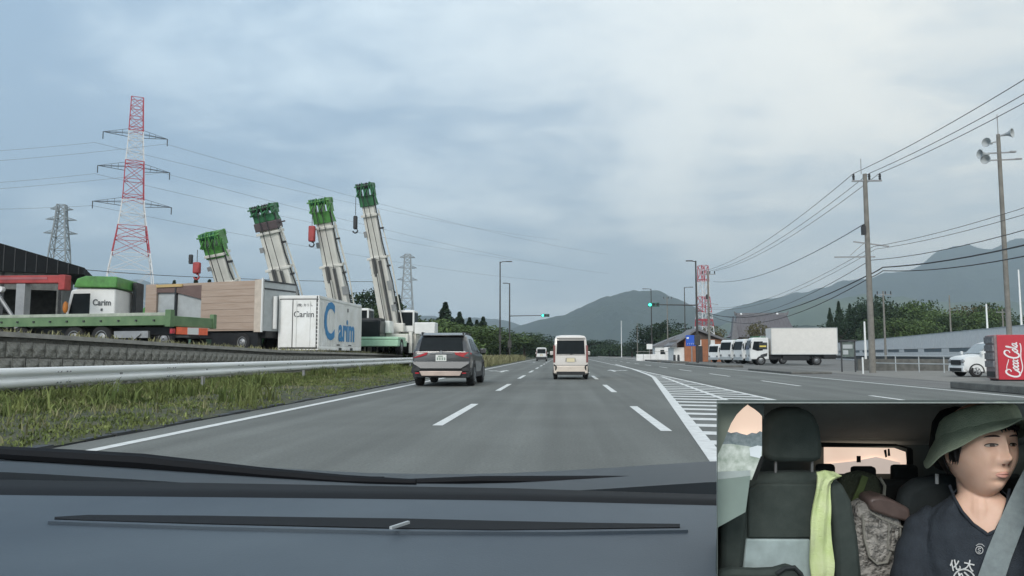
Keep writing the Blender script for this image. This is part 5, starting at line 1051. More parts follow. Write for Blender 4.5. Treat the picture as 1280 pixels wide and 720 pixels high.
# ------------------------------------------------------------------ small open-fronted display box on the dashboard, built in place of an overlaid picture of cabin and driver
D0 = .28
def Q(px, py, w=0): return V(0, 0, CAMH)+ray(px, py)*(D0+w)
def frame(name, px, py, w, label=None, cat=None, group=None):
    k = bpy.data.objects.new(name, None); COL.objects.link(k); k.empty_display_size = .01; s = (D0+w)/F
    k.location = Q(px, py, w); k.rotation_euler = cam.rotation_euler; k.scale = (s, s, s); return tag(k, label, cat, group)
def frame_tilted(name, px, py, yl, w, label, cat):     # stands turned to face the open front of the display
    k = bpy.data.objects.new(name, None); COL.objects.link(k); k.empty_display_size = .01; z = -ray(px, py+30).normalized(); rx = (CR@V(1, 0, 0)); rx = (rx-z*rx.dot(z)).normalized(); y = z.cross(rx)
    o = Q(px, py, w); ic = CR.inverted()
    def proj(p): c = ic@(p-V(0, 0, CAMH)); return V(c.x/-c.z*F, c.y/-c.z*F, 0)
    e = .001; gx_ = (proj(o+rx*e)-proj(o)).x/e; gy_ = (proj(o+y*e)-proj(o)).y/e; sx, sy = 1/gx_, 1/gy_; M = Matrix((rx, y, z)).transposed()
    k.rotation_euler = M.to_euler(); k.scale = (sx, sy, (sx+sy)/2); k['skew'] = proj(o+y*e).x/proj(o+y*e).y if 0 else (proj(o+y*e)-proj(o)).x/(proj(o+y*e)-proj(o)).y; k['yl'] = yl; k['rat'] = 1.0
    k.location = o-y*(yl*sy); return tag(k, label, cat)
def P2(px0, py0): return lambda px, py, z=0: V(px-px0, -(py-py0), z)
def pillow(b, pts, f, z0, z1): return b.prism([f(x, y, z0) for x, y in pts], (0, 0, z1-z0))
def cm(name, c, **k): k.setdefault('rough', .85); k.setdefault('vs', .05); return mat(name, c, **k)
cb0 = Q(1088, 722, .0); cab = empty('dash_inset', tuple(cb0), 0, 'display picture of the car cabin and its driver, modelled as a dashboard box', 'inset')
M_head = cm('headliner', (.34, .38, .37), bump=.1, bs=800, vs=30); M_trim = cm('cabin_trim', (.10, .12, .115), vs=30); M_trimL = cm('door_trim_pale', (.28, .36, .33), vs=30); M_dk = cm('cabin_black', (.008, .010, .010), vs=30)
def qpoly(name, pts, m, th=.0003, par=cab, nrm=None):
    P = [Q(*p)-cb0 for p in pts]; n = (P[1]-P[0]).cross(P[2]-P[0]).normalized(); b = MB(); b.prism(P, n*th); return b.build(name, m, par, smooth=0)
WB = .125
qpoly('headliner', [(896, 504, 0), (1300, 504, 0), (1300, 504.5, .075), (896, 504.5, .075)], M_head); qpoly('headliner', [(896, 504.5, .075), (1300, 504.5, .075), (1300, 556, WB), (897, 556, WB)], M_head)
lw = [(896, 504, 0), (896, 727, 0), (897, 727, WB), (897, 556, WB)]
def lerpw(u_, v_): # left wall surface: u depth 0..1, v top..bottom
    a = Vector(lw[0])*(1-u_)+Vector(lw[3])*u_; c = Vector(lw[1])*(1-u_)+Vector(lw[2])*u_; return tuple(a*(1-v_)+c*v_)
qpoly('door_trim', lw, M_trim)
qpoly('cabin_floor', [(896, 727, 0), (1300, 727, 0), (1300, 727, WB), (897, 727, WB)], M_dk)
qpoly('door_trim', [(1300, 504, 0), (1300, 727, 0), (1299, 727, WB), (1299, 556, WB)], M_trim)
bw_ = WB-.0005; 
b = MB()
qpoly('rear_panel', [(896, 500, WB), (1300, 500, WB), (1300, 728, WB), (896, 728, WB)], M_trim)
def E(name, c, e, c2=None, vs=60): return mat(name, c, .8, var=.04, emit=e, c2=c2, vs=vs)  # panel colours glow by themselves to imitate light from outside
M_dsky = E('glow_dusk_sky', (.62, .46, .36), .75, (.72, .55, .44), 25); M_dtree = E('glow_trees', (.08, .11, .12), .6, (.16, .19, .20), 500); M_dfield = E('glow_field', (.16, .20, .17), .7, (.34, .38, .36), 260); M_dbld = E('glow_pale_wall', (.42, .47, .50), .6)
# side window : self-lit flat panels in place of the view outside
wz = .02
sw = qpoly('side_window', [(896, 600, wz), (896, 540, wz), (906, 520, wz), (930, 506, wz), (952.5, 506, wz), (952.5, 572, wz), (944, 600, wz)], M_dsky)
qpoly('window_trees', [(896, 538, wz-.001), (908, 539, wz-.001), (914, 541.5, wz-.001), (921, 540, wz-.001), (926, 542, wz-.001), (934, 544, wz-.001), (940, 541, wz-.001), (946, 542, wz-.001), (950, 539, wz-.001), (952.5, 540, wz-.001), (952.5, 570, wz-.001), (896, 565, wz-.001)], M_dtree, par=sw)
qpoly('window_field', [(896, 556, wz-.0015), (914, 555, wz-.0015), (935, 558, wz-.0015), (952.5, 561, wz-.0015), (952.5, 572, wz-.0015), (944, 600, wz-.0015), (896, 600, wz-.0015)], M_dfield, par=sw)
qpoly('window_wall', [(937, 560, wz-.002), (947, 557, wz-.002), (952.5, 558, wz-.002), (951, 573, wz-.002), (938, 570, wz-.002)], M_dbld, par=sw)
qpoly('belt_line', [(896, 590, .014), (938, 588, .014), (938, 595, .014), (896, 600, .014)], cm('pale_belt', (.45, .52, .52), vs=40))
qpoly('door_card', [(896, 600, .013), (938, 595, .013), (932, 640, .013), (896, 660, .013)], M_trimL)
qpoly('front_pillar', [(896, 504, .010), (937, 504, .010), (929, 510, .010), (921, 518, .010), (914, 529, .010), (909, 541, .010), (903, 556, .010), (896, 571, .010)], cm('pillar_cloth', (.20, .235, .20), vs=40))
qpoly('window_header', [(934, 504, .012), (955, 504, .012), (955, 523, .012), (950, 517, .012), (944, 512, .012), (936, 507, .012)], M_trim); qpoly('centre_pillar', [(951, 571, .012), (955, 569, .012), (953, 578, .012), (946, 600, .012), (940, 600, .012)], M_dk)
# rear window : self-lit flat panels in place of the dusk view
rwz = .118
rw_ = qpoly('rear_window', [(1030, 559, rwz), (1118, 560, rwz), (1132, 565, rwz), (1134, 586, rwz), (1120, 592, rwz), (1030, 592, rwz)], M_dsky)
qpoly('rear_view_haze', [(1034, 580, rwz-.001), (1070, 576, rwz-.001), (1095, 571, rwz-.001), (1125, 578, rwz-.001), (1124, 592, rwz-.001), (1034, 592, rwz-.001)], E('glow_haze', (.50, .42, .37), .7), par=rw_)
qpoly('rear_window_frame', [(1026, 553, rwz-.002), (1120, 555, rwz-.002), (1141, 563, rwz-.002), (1139, 560, rwz-.002), (1122, 557.5, rwz-.002), (1026, 559, rwz-.002)], M_dk, par=rw_)
for pts in ([(1071, 570), (1076, 570), (1076, 578), (1071, 578)], [(1105, 563), (1108, 562), (1109, 571), (1107, 572)], [(1110, 561), (1112, 561), (1113, 570), (1110, 570)], [(1134, 560), (1141, 562), (1142, 592), (1133, 592)]):
    qpoly('hanging_charm', [(x, y, rwz-.003) for x, y in pts], M_dk, par=rw_)
for x0, x1, y0 in ((1020, 1043, 582), (1064, 1094, 585), (1114, 1146, 583)):
    b = MB(); f = P2(0, 0)
    kf = frame('rear_headrest', (x0+x1)/2, 592, .085, ['leftmost black rear headrest below the glowing rear window', 'middle black rear headrest below the rear window', 'right black rear headrest beside the driver seat'][[1020, 1064, 1114].index(x0)], 'headrest', 'rear seat headrests'); w2 = (x1-x0)/2
    b = MB(); b.box((0, 592-y0-10, 0), (w2*2, 24, 12)); b.build('cushion', M_dk, kf, bevel=4)
kf = frame('rear_bench', 1098, 640, .08, 'black rear bench seat in deep shade between the front seats', 'seat'); b = MB(); b.box((10, -24, 0), (150, 130, 16)); b.build('backrest', M_dk, kf, bevel=6)
M_seat = cm('seat_cloth', (.042, .058, .054), c2=(.060, .078, .072), bump=.2, bs=1.2); M_seatL = cm('seat_light_cloth', (.42, .52, .53), bump=.2, bs=1.2); M_seatD = cm('seat_black', (.03, .038, .040), bump=.2, bs=1.2)
# passenger seat
ps = frame('passenger_seat', 985, 727, .035, 'empty dark green front seat with a pale grey centre panel and big headrest', 'seat'); f = P2(985, 727)
b = MB(); pillow(b, [(899, 730), (901, 660), (908, 625), (922, 604), (945, 595), (985, 592), (1030, 592), (1050, 600), (1062, 625), (1070, 670), (1076, 730)], f, -26, 0); b.build('backrest', M_seat, ps, bevel=8)
b = MB(); pillow(b, [(934, 672), (934, 612), (945, 604), (1022, 604), (1030, 614), (1030, 672)], f, -4, 3.5); b.build('upper_panel', M_seat, ps, bevel=2.5)
b = MB(); pillow(b, [(926, 730), (932, 673), (1012, 673.5), (1014, 730)], f, -4, 3.5); b.build('lower_panel', M_seatL, ps, bevel=2)
for pts in ([(899, 730), (901, 660), (908, 625), (922, 604), (933, 602), (930, 660), (925, 730)], [(1032, 600), (1050, 602), (1062, 625), (1070, 670), (1076, 730), (1042, 730), (1040, 660)]):
    b = MB(); pillow(b, pts, f, -6, 9); b.build('bolster', M_seat, ps, bevel=6)
b = MB(); pillow(b, [(953, 572), (954, 545), (960, 525), (970, 514), (985, 511), (1003, 511), (1018, 517), (1026, 535), (1029, 560), (1028, 576), (1015, 578.5), (968, 578)], f, -24, 2); b.build('headrest', M_seat, ps, bevel=7)
for x in (973, 1019): b = MB(); b.tube([f(x, 598, -10), f(x, 570, -10)], 1.9, 8); b.build('headrest_post', M_rim, ps)
# towel
tw = frame('towel', 1028, 727, .031, 'pale lime green towel draped over the right side of the empty seat', 'towel'); f = P2(1028, 727); b = MB()
tl = [(588, 1017, 1040), (593, 1018, 1050), (600, 1017.5, 1036), (612, 1016, 1035), (630, 1013, 1035), (650, 1010, 1034), (675, 1008.5, 1036), (700, 1009, 1038), (730, 1012, 1036)]
ring_ = []
for j in range(28):
    y = 588+142*j/27; xa = lerp([(a, c) for a, c, d in tl], y); xb = lerp([(a, d) for a, c, d in tl], y); r = []
    for i in range(13): t = i/12; r.append(f(xa+(xb-xa)*t, y-2*math.sin(t*PI)*(j == 0), 10+2.2*math.sin(t*11+j*.12)*(.5+.5*t)+1.4*math.sin(j*.5+t*3)))
    ring_.append(r+[p+V(0, 0, -3) for p in r[::-1]])
b.loft(ring_); b.build('cloth', cm('lime_cloth', (.66, .80, .36), c2=(.76, .86, .50), bump=.3, bs=.6), tw) ; 
b = MB(); b.add([f(1036, 591, 13), f(1050, 596, 8), f(1052, 600, 5), f(1040, 599, 12)], [(0, 1, 2, 3)]) ; 
# backpack
bp = frame('backpack', 1098, 727, .055, 'grey silver backpack with a brown lid standing between the front seats', 'backpack'); f = P2(1098, 727)
M_bag = cm('silver_bag', (.36, .35, .33), c2=(.52, .51, .48), vs=.035, bump=.5, bs=.08, detail=6); M_lid = cm('brown_lid', (.15, .11, .10), rough=.4, vs=.1)
b = MB(); pillow(b, [(1068, 730), (1070, 650), (1074, 634), (1084, 628), (1128, 640), (1134, 730)], f, -30, 0); b.build('body', M_bag, bp, bevel=6)
b = MB(); pillow(b, [(1082, 626), (1086, 620), (1098, 619), (1112, 623), (1134, 634), (1136, 652), (1112, 646), (1086, 637)], f, -24, 8); b.build('lid', M_lid, bp, bevel=4)
b = MB(); pillow(b, [(1076, 650), (1082, 690), (1092, 704), (1106, 703), (1112, 690), (1114, 655)], f, -2, 5); pk = b.build('front_pocket', M_bag, bp, bevel=3)
b = MB(); b.tube([f(*p, 5) for p in ((1076, 642), (1078, 670), (1084, 694), (1094, 703), (1106, 701), (1111, 688))], 1.6, 6); b.tube([f(*p, 7) for p in ((1108, 652), (1106, 684), (1114, 686), (1122, 684), (1122, 656))], 1.1, 6); b.tube([f(*p, 8) for p in ((1083, 637), (1098, 646), (1118, 654), (1132, 659))], 1.2, 6); b.build('strap', cm('strap_grey', (.30, .30, .27)), bp)
for pts in (((1098, 648), (1095, 664), (1096, 685)), ((1118, 660), (1117, 672))): b = MB(); b.tube([f(*p, 6) for p in pts], 2.0, 6); b.build('webbing', M_bag, bp)
# green duffel with strap behind
gb = frame('duffel_bag', 1080, 640, .068, 'dark olive bag with a green strap behind the grey backpack', 'bag'); f = P2(1080, 640)
b = MB(); pillow(b, [(1046, 690), (1048, 610), (1056, 594), (1078, 589), (1100, 596), (1106, 620), (1104, 690)], f, -14, 0); b.build('body', cm('olive_bag', (.035, .045, .028), c2=(.06, .07, .045), bump=.4, bs=.4), gb, bevel=6)
b = MB(); b.ribbon([f(*p, 4) for p in ((1079, 594), (1074, 608), (1068, 622), (1064, 634))], 8, (0, 0, 1), 2); b.build('strap', cm('green_strap', (.10, .14, .05)), gb)
b = MB(); b.tube([f(*p, 4) for p in ((1098, 596), (1104, 606), (1103, 620))], 2, 6); b.build('handle', cm('pale_strap', (.22, .22, .19)), gb)
sb = frame('shoulder_bag', 950, 727, .020, 'dark bag lying at the lower left in front of the empty seat', 'bag'); f = P2(950, 727)
b = MB(); pillow(b, [(897, 732), (898, 714), (915, 711), (945, 712), (968, 711), (985, 706), (998, 712), (1002, 732)], f, -12, 6); b.build('body', M_seat, sb, bevel=5)
b = MB(); b.tube([f(*p, 8) for p in ((968, 714), (978, 707), (990, 706), (998, 714), (1003, 726))], 2.6, 8); b.build('handle', M_seatD, sb)
# driver seat
ds = frame('driver_seat', 1180, 727, .058, 'black front seat behind the driver with its headrest behind the hat', 'seat'); f = P2(1180, 727)
b = MB(); pillow(b, [(1124, 732), (1126, 640), (1132, 615), (1150, 602), (1180, 596), (1290, 596), (1297, 640), (1297, 732)], f, -26, 0); b.build('backrest', M_seatD, ds, bevel=9)
b = MB(); pillow(b, [(1174, 590), (1168, 560), (1172, 530), (1182, 514), (1200, 510), (1240, 510), (1250, 590)], f, -20, 2); b.build('headrest', M_dk, ds, bevel=8)
b = MB(); b.tube([f(1170, 604, 2), f(1170, 592, 2)], 2.2, 8); b.build('headrest_post', M_white, ds)
# ------------------------------------------------------------------ the driver
CX, CY = 1221, 565
pr = frame_tilted('person', CX, 565, 162, .040, 'person in a dark t-shirt and green bucket hat with a grey seat belt, looking right', 'person'); f = P2(CX, 727); HY = 727-CY
M_skin = cm('skin', (.84, .54, .40), rough=.5, c2=(.90, .60, .46), vs=.06, bump=.04, bs=.8)
b0_ = M_skin.node_tree.nodes['Principled BSDF']; b0_.inputs['Subsurface Weight'].default_value = .12; b0_.inputs['Subsurface Radius'].default_value = (1, .4, .2); b0_.inputs['Subsurface Scale'].default_value = .0008
YAW = R(36); cyw, syw = math.cos(YAW), math.sin(YAW); ROLL = R(3)
def _g():
    pass
def gs(x, y, x0, y0, sx, sy): return math.exp(-((x-x0)/sx)**2-((y-y0)/sy)**2)
def head_pt(X, Y, Z):     # face frame -> frame of the person (px, up, towards the viewer)
    Y = Y*(.94 if Y > 0 else .85); X = X*.90; x = X*cyw+Z*syw+5; z = -X*syw+Z*cyw; y = Y; return V(x*math.cos(ROLL)-y*math.sin(ROLL)*.5-2, y+HY+x*.03, z)
def face_z(X, Y, Z):
    d = 0
    d += 12.5*gs(X, Y, 0, -13, 6.0, 7)+7.5*gs(X, Y, 0, 2, 4.5, 14)+3.5*(gs(X, Y, -7.5, -16, 4, 4)+gs(X, Y, 7.5, -16, 4, 4))
    d -= 4.6*(gs(X, Y, -18, 7, 10, 6)+gs(X, Y, 18, 7, 10, 6)); d += 2.6*(gs(X, Y, -18, 18, 13, 5)+gs(X, Y, 18, 18, 13, 5))
    d += 3.6*gs(X, Y, 0, -31, 12, 3.0)+3.2*gs(X, Y, 0, -37, 10, 3.2)-1.6*gs(X, Y, 0, -34.2, 14, 1.3)-2.6*gs(X, Y, 0, -43, 12, 3.5)+4.5*gs(X, Y, 0, -53, 13, 8)
    d += 2.4*(gs(X, Y, -25, -12, 10, 12)+gs(X, Y, 25, -12, 10, 12))-1.4*(gs(X, Y, -14, -22, 5, 9)+gs(X, Y, 14, -22, 5, 9)); return d
def face_surface(X, Y):
    # front surface z at (X,Y)
    lo, hi = 0, 1; jy = smoothstep(5, -62, Y); sx = 48*(1-.36*jy**1.3); ry = 66
    q = max(0, 1-abs(X/sx)**2.3-abs(Y/ry)**2.6); z0 = 52*q**.5; return z0+face_z(X, Y, z0)*min(1, q*6)
def head_mesh(b):
    nA, nE = 72, 64; rings = []
    for j in range(nE+1):
        ph = -PI/2+PI*j/nE; sy, cy = math.sin(ph), math.cos(ph); Y = 66*math.copysign(abs(sy)**.92, sy); r = []
        jy = smoothstep(5, -62, Y)
        for i in range(nA):
            a = 2*PI*i/nA; c_, s_ = math.cos(a), math.sin(a); cc = max(.001, cy)**.82
            sx = 48*(1-.36*jy**1.3); X = sx*cc*math.copysign(abs(c_)**.92, c_)
            if s_ >= 0: Z = 52*cc*abs(s_)**.9; Z += face_z(X, Y, Z)*min(1, s_*2.2)*min(1, cy*3)
            else: Z = -60*cc*abs(s_)*(1-.62*jy)
            r.append(head_pt(X, Y, Z))
        rings.append(r)
    b.loft(rings)
def torso_r(y):    # y = image row ; returns centre x, half width, half depth, depth offset
    return (lerp([(600, 1222), (640, 1226), (730, 1224)], y), lerp([(600, 24), (612, 29), (622, 40), (634, 60), (648, 76), (665, 86), (700, 92), (735, 95)], y), lerp([(600, 24), (615, 29), (640, 34), (680, 42), (735, 46)], y), -10)
def torso(b, off, ys, n=64, hole=None, fold=0):
    rings = []
    for y in ys:
        cx, rx, rz, oz = torso_r(y); r = []
        for i in range(n):
            a = 2*PI*i/n; c_, s_ = math.cos(a), math.sin(a); w = fold*(1.6*math.sin(a*9+y*.05)+1.2*math.sin(a*17+y*.11+2)+2.5*mnoise.noise((c_*3, y*.03, s_*3)))*smoothstep(612, 650, y)
            r.append(V(cx-CX+(rx+off+w)*math.copysign(abs(c_)**.85, c_), 727-y, oz+(rz+off+w)*math.copysign(abs(s_)**.85, s_)))
        rings.append(r)
    if hole is None: return b.loft(rings)
    vs = [p for r in rings for p in r]; fs = []
    for j in range(len(rings)-1):
        for i in range(n):
            q = (j*n+i, j*n+(i+1) % n, (j+1)*n+(i+1) % n, (j+1)*n+i); c_ = sum((vs[k] for k in q), Vector())/4
            if not hole(c_): fs.append(q)
    b.add(vs, fs)
b = MB(); head_mesh(b); b.tube([V(0, HY-30, -18), V(2, HY-52, -14), V(3, HY-70, -12), V(4, HY-86, -14), V(4, HY-104, -26)], [27, 26.5, 30, 37, 26], 28); torso(b, -7, [604, 612, 622, 634, 648, 665, 700, 732])
tmp = b.build('body', M_skin, pr); rm_ = tmp.modifiers.new('r', 'REMESH'); rm_.mode = 'VOXEL'; rm_.voxel_size = 1.15; rm_.use_smooth_shade = True; sm_ = tmp.modifiers.new('s', 'SMOOTH'); sm_.iterations = 2; sm_.factor = .5
bpy.context.view_layer.update(); me = bpy.data.meshes.new_from_object(tmp.evaluated_get(bpy.context.evaluated_depsgraph_get())); tmp.modifiers.clear(); tmp.data = me; me.name = 'body'
# ears
for s in (-1, 1):
    b = MB(); ringe = []
    for rr, zz in ((.35, -2.5), (.9, -2), (1, 1.2), (.82, 3.2), (.6, 1.0), (.3, .4)):
        ringe.append([head_pt(s*(47+zz), -4+13*rr*math.sin(a)-(0), -4+8*rr*math.cos(a)-2*math.sin(a)) for a in [2*PI*k/18 for k in range(18)]])
    b.loft(ringe); b.build('ear', M_skin, pr, smooth=60)
# eyes, brows, lips
M_eye = cm('eye_white', (.50, .45, .40), rough=.7); M_iris = cm('iris_dark', (.035, .018, .012), rough=.5); M_hair = cm('black_hair', (.010, .009, .009), rough=.55, vs=.6, var=.4); M_lip = cm('lips', (.70, .36, .29), rough=.45)
for s in (-1, 1):
    ex, ey = s*18, 6.0; z = face_surface(ex, ey); b = MB(); pts = []
    def fs_(x, y, o): return head_pt(x, y, face_surface(x, y)+o)
    n = 16; outl = []
    for k in range(n):
        a = 2*PI*k/n; outl.append((ex+8.2*math.cos(a), ey+(2.1 if math.sin(a) > 0 else 1.5)*math.sin(a)*(1-.12*math.cos(a)**2)))
    b.add([fs_(ex, ey, .9)]+[fs_(x, y, .35) for x, y in outl], [(0, k+1, (k+1) % n+1) for k in range(n)]); eo = b.build('eye', M_eye, pr, smooth=180)
    b = MB(); o2 = [(ex+1.6+3.3*math.cos(2*PI*k/n), ey+.1+max(-1.5, min(1.8, 2.9*math.sin(2*PI*k/n)))) for k in range(n)]; b.add([fs_(ex+1.6, ey, 1.5)]+[fs_(x, y, 1.2) for x, y in o2], [(0, k+1, (k+1) % n+1) for k in range(n)]); b.build('iris', M_iris, eo, smooth=180)
    b = MB(); lid = [fs_(ex+8.8*math.cos(a), ey+2.5*math.sin(a), 1.1) for a in [PI*k/12 for k in range(13)]]; b.tube(lid, [.25]+[.6]*11+[.25], 6); b.build('upper_eyelid', M_hair, pr)
    b = MB(); low = [fs_(ex+8.4*math.cos(a), ey+1.8*math.sin(a), .7) for a in [PI+PI*k/12 for k in range(13)]]; b.tube(low, .32, 5); b.build('lower_eyelid', cm('lid_skin', (.52, .30, .22)), pr)
    b = MB(); bro = [fs_(s*(8+t*20), 17+1.8*math.sin(t*2.2)-1.6*t*t, .2) for t in [k/8 for k in range(9)]]; b.tube(bro, [.5, .9, 1.1, 1.2, 1.2, 1.1, .9, .6, .3], 6); b.build('eyebrow', cm('brow_brown', (.05, .032, .027)), pr)
    b = MB(); b.ball(fs_(s*4.2, -20.6, .2), (2.2, 1.1, 1.5), 8, 6); b.build('nostril', cm('nostril_shade', (.16, .07, .05)), pr)
for nm, yc, hh_ in (('upper_lip', -32.2, 1.9), ('lower_lip', -36.6, 2.4)):
    b = MB(); rows_ = []
    for k in range(13):
        t = -1+2*k/12; x = 11.5*t; h_ = hh_*(1-t*t)**.6+.15; cu = (1.0*abs(math.sin(t*4))*(nm == 'upper_lip')); yy = -34.2+(yc+34.2)*(1-t*t)
        rows_.append([head_pt(x, yy+h_*math.cos(a)-cu*.3, face_surface(x, yy)+.1+1.3*math.sin(a)*(1-t*t)**.5) for a in [2*PI*q/10 for q in range(10)]])
    b.loft(rows_); b.build(nm, M_lip, pr, smooth=60)
# hair shell
b = MB(); nA, nE = 60, 36; vs = []; fs = []
for j in range(nE+1):
    ph = -PI/2+PI*j/nE; Y = 68*math.copysign(abs(math.sin(ph))**.92, math.sin(ph)); cc = max(.001, math.cos(ph))**.82; jy = smoothstep(5, -62, Y)
    for i in range(nA):
        a = 2*PI*i/nA; w = 1+.02*math.sin(a*23)+.02*mnoise.noise((math.cos(a)*4, j*.3, math.sin(a)*4)); X = (51.5*(1-.30*jy))*cc*math.copysign(abs(math.cos(a))**.92, math.cos(a))*w; Z = (55.5 if math.sin(a) > 0 else 64*(1-.45*jy))*cc*math.copysign(abs(math.sin(a))**.9, math.sin(a))*w; vs.append((head_pt(X, Y, Z), X, Y, Z))
for j in range(nE):
    for i in range(nA):
        q = (j*nA+i, j*nA+(i+1) % nA, (j+1)*nA+(i+1) % nA, (j+1)*nA+i); X = sum(vs[k][1] for k in q)/4; Y = sum(vs[k][2] for k in q)/4; Z = sum(vs[k][3] for k in q)/4
        side = 15+max(0, (Y-2)*.5)+4*math.sin(Y*.8+X)
        ear = (abs(X) > 30 and -22 < Y < -3 and -14 < Z < 9)
        if ((Z < side-2 and Y > -30 and not ear and not (Z > -14 and Y < -14)) or Y > 27+3*math.sin(X*.7)) and not (Z < -10 and Y < -46) and Y < 31: fs.append(q)
b.add([v_[0] for v_ in vs], fs); ho_ = b.build('hair', M_hair, pr, smooth=60, fix=False); so_ = ho_.modifiers.new('s', 'SOLIDIFY'); so_.thickness = 2.5; so_.offset = 0
# strands over temple
b = MB()
for k in range(26):
    X = -46+k*.9 if k < 16 else -30+(k-16)*6; z_ = 18-k*.6 if k < 16 else 44; y_ = 24 if k < 16 else 30
    if k < 16: pts = [head_pt(-51+.3*k, 26, 2+k*1.6), head_pt(-52.5+.28*k, 8, 2+k*1.3), head_pt(-51.5+.22*k, -10-((k*7) % 9), 0+k*1.0)]
    else: pts = [head_pt(X, 31, face_surface(X, 31)+2), head_pt(X+1.5, 27, face_surface(X, 27)+2.5), head_pt(X+3, 22+((k*5) % 4), face_surface(X+3, 23)+1)]
    b.tube(pts, [2.2, 1.8, .3], 5)
b.build('hair_strands', M_hair, pr)
# hat
M_hat = cm('green_hat_cloth', (.30, .36, .26), c2=(.40, .46, .34), vs=.08, bump=.35, bs=.7)
def hatp(a, rad, h, wav=0):      # a: 0 = face front ; tilt so the front is high and the back/left side low
    X = math.sin(a)*rad*1.0; Z = math.cos(a)*rad; Y = 30+h+Z*.16+X*.06+wav; return head_pt(X, Y, Z-3)
b = MB(); ringh = []; nA = 72
for rad, h in ((59, -5), (58.5, 4), (56, 12), (53, 19), (47, 24), (37, 27), (20, 28.5), (3, 29)):
    ringh.append([hatp(2*PI*i/nA, rad*(1+.012*math.sin(i*.9)), min(h, 60)) for i in range(nA)])
b.loft(ringh, True); b.build('hat_crown', M_hat, pr, smooth=60)
ringh = []
for t in (0, .2, .4, .6, .8, 1, 1.0, .5, 0):
    r = []
    back = len(ringh) > 5
    for i in range(nA):
        a = 2*PI*i/nA; fr = math.cos(a-R(10)); lft = -math.sin(a); droop = 9+9*(1-fr)*.8+19*max(0, lft)**3; wv = (3.0*math.sin(a*5+1)+2*math.sin(a*8))*t
        rad = 58+(23+3*math.sin(a*3)-7*max(0, lft))*t; r.append(hatp(a, rad, -3-droop*t**1.2+(1.6 if back else 0), wv))
    ringh.append(r)
b = MB(); b.loft(ringh, False); b.build('hat_brim', M_hat, pr, smooth=60)
b = MB(); e_ = [hatp(2*PI*i/nA, 58+(23+3*math.sin(6*PI*i/nA)-7*max(0, -math.sin(2*PI*i/nA))), -3-(9+9*(1-math.cos(2*PI*i/nA-R(10)))*.8+19*max(0, -math.sin(2*PI*i/nA))**3)+.8, 3.0*math.sin(10*PI*i/nA+1)+2*math.sin(16*PI*i/nA)) for i in range(nA+1)]
b.tube(e_, .9, 5, cap=False); b.build('brim_edge', cm('hat_edge', (.36, .42, .31)), pr)
# shirt
NL = [(1186, 606), (1193, 622), (1203, 638), (1216, 652), (1234, 664), (1244, 659), (1252, 644), (1258, 626), (1262, 606)]
def hole(c_):
    x = c_.x+CX; y = 727-c_.y
    if c_.z < -12: return y < 612
    if y < 606: return True
    ins = False; n = len(NL)
    for i in range(n):
        (xa, ya), (xb, yb) = NL[i], NL[(i+1) % n]
        if (ya > y) != (yb > y) and x < (xb-xa)*(y-ya)/(yb-ya)+xa: ins = not ins
    return ins
M_shirt = cm('dark_tshirt', (.026, .034, .046), c2=(.040, .052, .068), vs=.04, bump=.3, bs=.5)
b = MB(); torso(b, 0, [598+i*1.5 for i in range(90)], 180, hole, .8); sh_ = b.build('t_shirt', M_shirt, pr, smooth=70); so_ = sh_.modifiers.new('s', 'SOLIDIFY'); so_.thickness = 1.5
def torso_z(x, y):
    cx, rx, rz, oz = torso_r(y); q = min(.999, abs((x-cx)/rx)); c_ = q**(1/.85); return oz+rz*(max(0, 1-c_*c_)**.5)**.85
b = MB(); col = []
for (xa, ya), (xb, yb) in zip(NL, NL[1:]):
    for k in range(5): t = k/5; x, y = xa+(xb-xa)*t, ya+(yb-ya)*t; col.append(f(x, y, torso_z(x, max(y, 607))+1))
b.tube(col, 2.1, 6); b.build('collar', M_shirt, pr, smooth=60)
for nm, pts, rs in (('sleeve', [(1168, 640, -14), (1152, 662, -8), (1142, 695, 0), (1136, 735, 10)], [14, 25, 27, 27]), ('sleeve', [(1280, 640, -14), (1292, 665, -8), (1296, 700, -2), (1297, 735, 8)], [14, 20, 22, 22])):
    b = MB(); ps_ = [f(*p) for p in pts]; n = 22; R2 = []
    for k in range(n): t = k/(n-1)*3; i = min(2, int(t)); u_ = t-i; R2.append((ps_[i].lerp(ps_[i+1], u_), rs[i]+(rs[i+1]-rs[i])*u_))
    b.tube([p for p, r in R2], [r+1.0*math.sin(k*1.1) for k, (p, r) in enumerate(R2)], 28); b.build(nm, M_shirt, pr, smooth=70)
# folds
b = MB()
for pts in ([(1176, 646), (1179, 668), (1181, 695), (1180, 730)], [(1150, 655), (1166, 680), (1178, 708)], [(1192, 640), (1196, 665), (1200, 690)], [(1203, 650), (1212, 668), (1224, 690)]):
    pass
M_print = cm('shirt_print', (.72, .74, .74), rough=.7)
def onshirt(x, y, o=2.6): return f(x, y, torso_z(x, y)+o)
emb = MB(); emb.tube([onshirt(1206+14*math.cos(a), 720-15*math.sin(a), 3) for a in [2*PI*k/30 for k in range(31)]], 1.0, 5)
for pts in ([(1199, 712), (1203, 710), (1205, 714), (1201, 717)], [(1198, 720), (1204, 722), (1202, 727)], [(1206, 708), (1213, 714), (1217, 722), (1216, 728)], [(1207, 713), (1211, 718), (1213, 726)], [(1207, 718), (1209, 722), (1209, 728)], [(1201, 713), (1199, 709)]):
    emb.ribbon([onshirt(x, y, 3) for x, y in pts], 1.9, (0, 0, 1), .5)
emb.build('shirt_emblem', M_print, pr, smooth=0)
text_part('shirt_character', '化', 13.5, M_print, pr, basis(onshirt(1195, 701.5, 3.4), (.97, .22, .15), (-.22, .97, 0)), .3, .25)
text_part('shirt_character', '大', 13.5, M_print, pr, basis(onshirt(1211.5, 701, 3.4), (.98, -.18, -.05), (.18, .98, 0)), .3, .25)
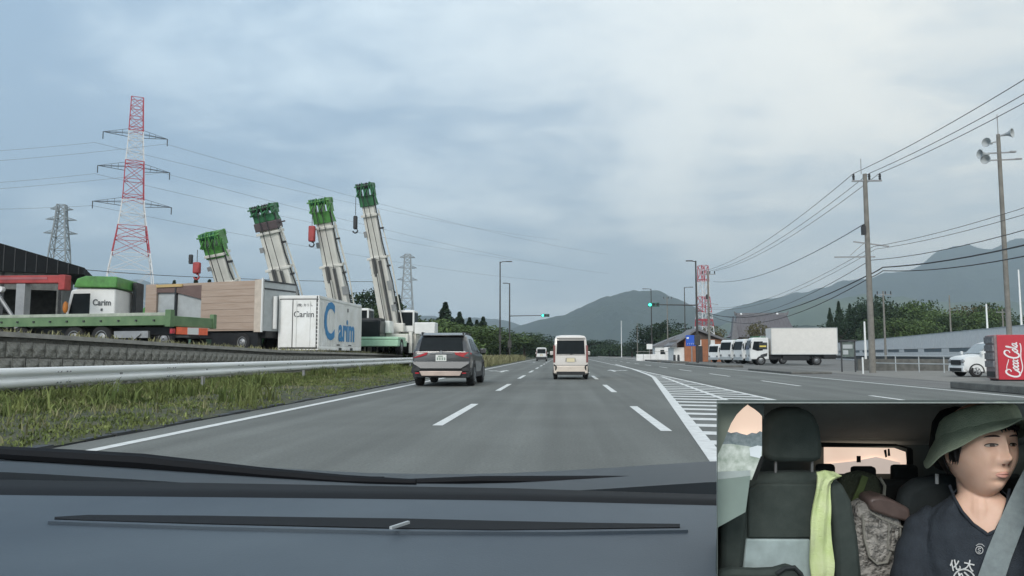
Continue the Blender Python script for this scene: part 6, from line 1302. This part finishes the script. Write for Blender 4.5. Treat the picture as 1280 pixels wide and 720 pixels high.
lg = MB(); lg.tube([onshirt(1224+4.3*math.cos(a), 682-4.3*math.sin(a), 3) for a in [2*PI*k/18 for k in range(19)]], .45, 5)
lg.tube([onshirt(x, y, 3) for x, y in ((1226, 680), (1223.5, 679.5), (1222.5, 681.5), (1225.5, 682.5), (1224.5, 684.5), (1222, 684))], .5, 5); lg.tube([onshirt(x, y, 3) for x, y in ((1220, 677), (1223, 675), (1227, 675), (1230, 677.5))], .4, 5)
lg.build('small_emblem', M_print, pr)
blt = frame_tilted('seat_belt', CX, 565, 162, .040, 'grey seat belt strap running diagonally across the driver', 'seat belt'); f2 = P2(CX, 727)
b = MB(); b.ribbon([f2(x, y, z) for x, y, z in ((1312, 548, -14), (1296, 578, 4), (1279, 612, 20), (1262, 650, torso_z(1262, 650)+5), (1247, 686, torso_z(1247, 686)+6), (1238, 712, torso_z(1238, 712)+6), (1231, 733, torso_z(1231, 733)+6))], [24, 24, 26, 28, 29, 30, 30], (0, 0, 1), 1.2); b.build('webbing', cm('belt_grey', (.27, .32, .33), bump=.3, bs=1.5, vs=.1), blt)
# ------------------------------------------------------------------ haze
M_hz = bpy.data.materials.new('haze_air'); M_hz.use_nodes = True; t_ = M_hz.node_tree; t_.nodes.clear(); vo = t_.nodes.new('ShaderNodeVolumePrincipled'); vo.inputs['Color'].default_value = (.72, .88, 1, 1); vo.inputs['Density'].default_value = HAZE; vo.inputs['Anisotropy'].default_value = .1
oo = t_.nodes.new('ShaderNodeOutputMaterial'); t_.links.new(vo.outputs[0], oo.inputs['Volume'])
b = MB(); b.bx(-9500, 9500, -800, 9500, -8, 1150); hzo = b.build('haze', M_hz, smooth=0); tag(hzo, 'thin pale blue air between the road and the mountains', None, None, 'stuff')
for o in bpy.data.objects:
    if o.parent is not None and 'category' in o: del o['category']

for k in [o for o in bpy.data.objects if 'skew' in o]:
    sk, yl = k['skew'], k['yl']; Ms = Matrix.Identity(4); Ms[0][1] = -sk*k.scale.y/k.scale.x if False else -sk; Ms[0][3] = sk*yl
    for c in bpy.data.objects:
        r_ = c
        while r_.parent is not None: r_ = r_.parent
        if r_ is k and c.type == 'MESH': c.data.transform(Ms)
    del k['skew']; del k['yl']; del k['rat']
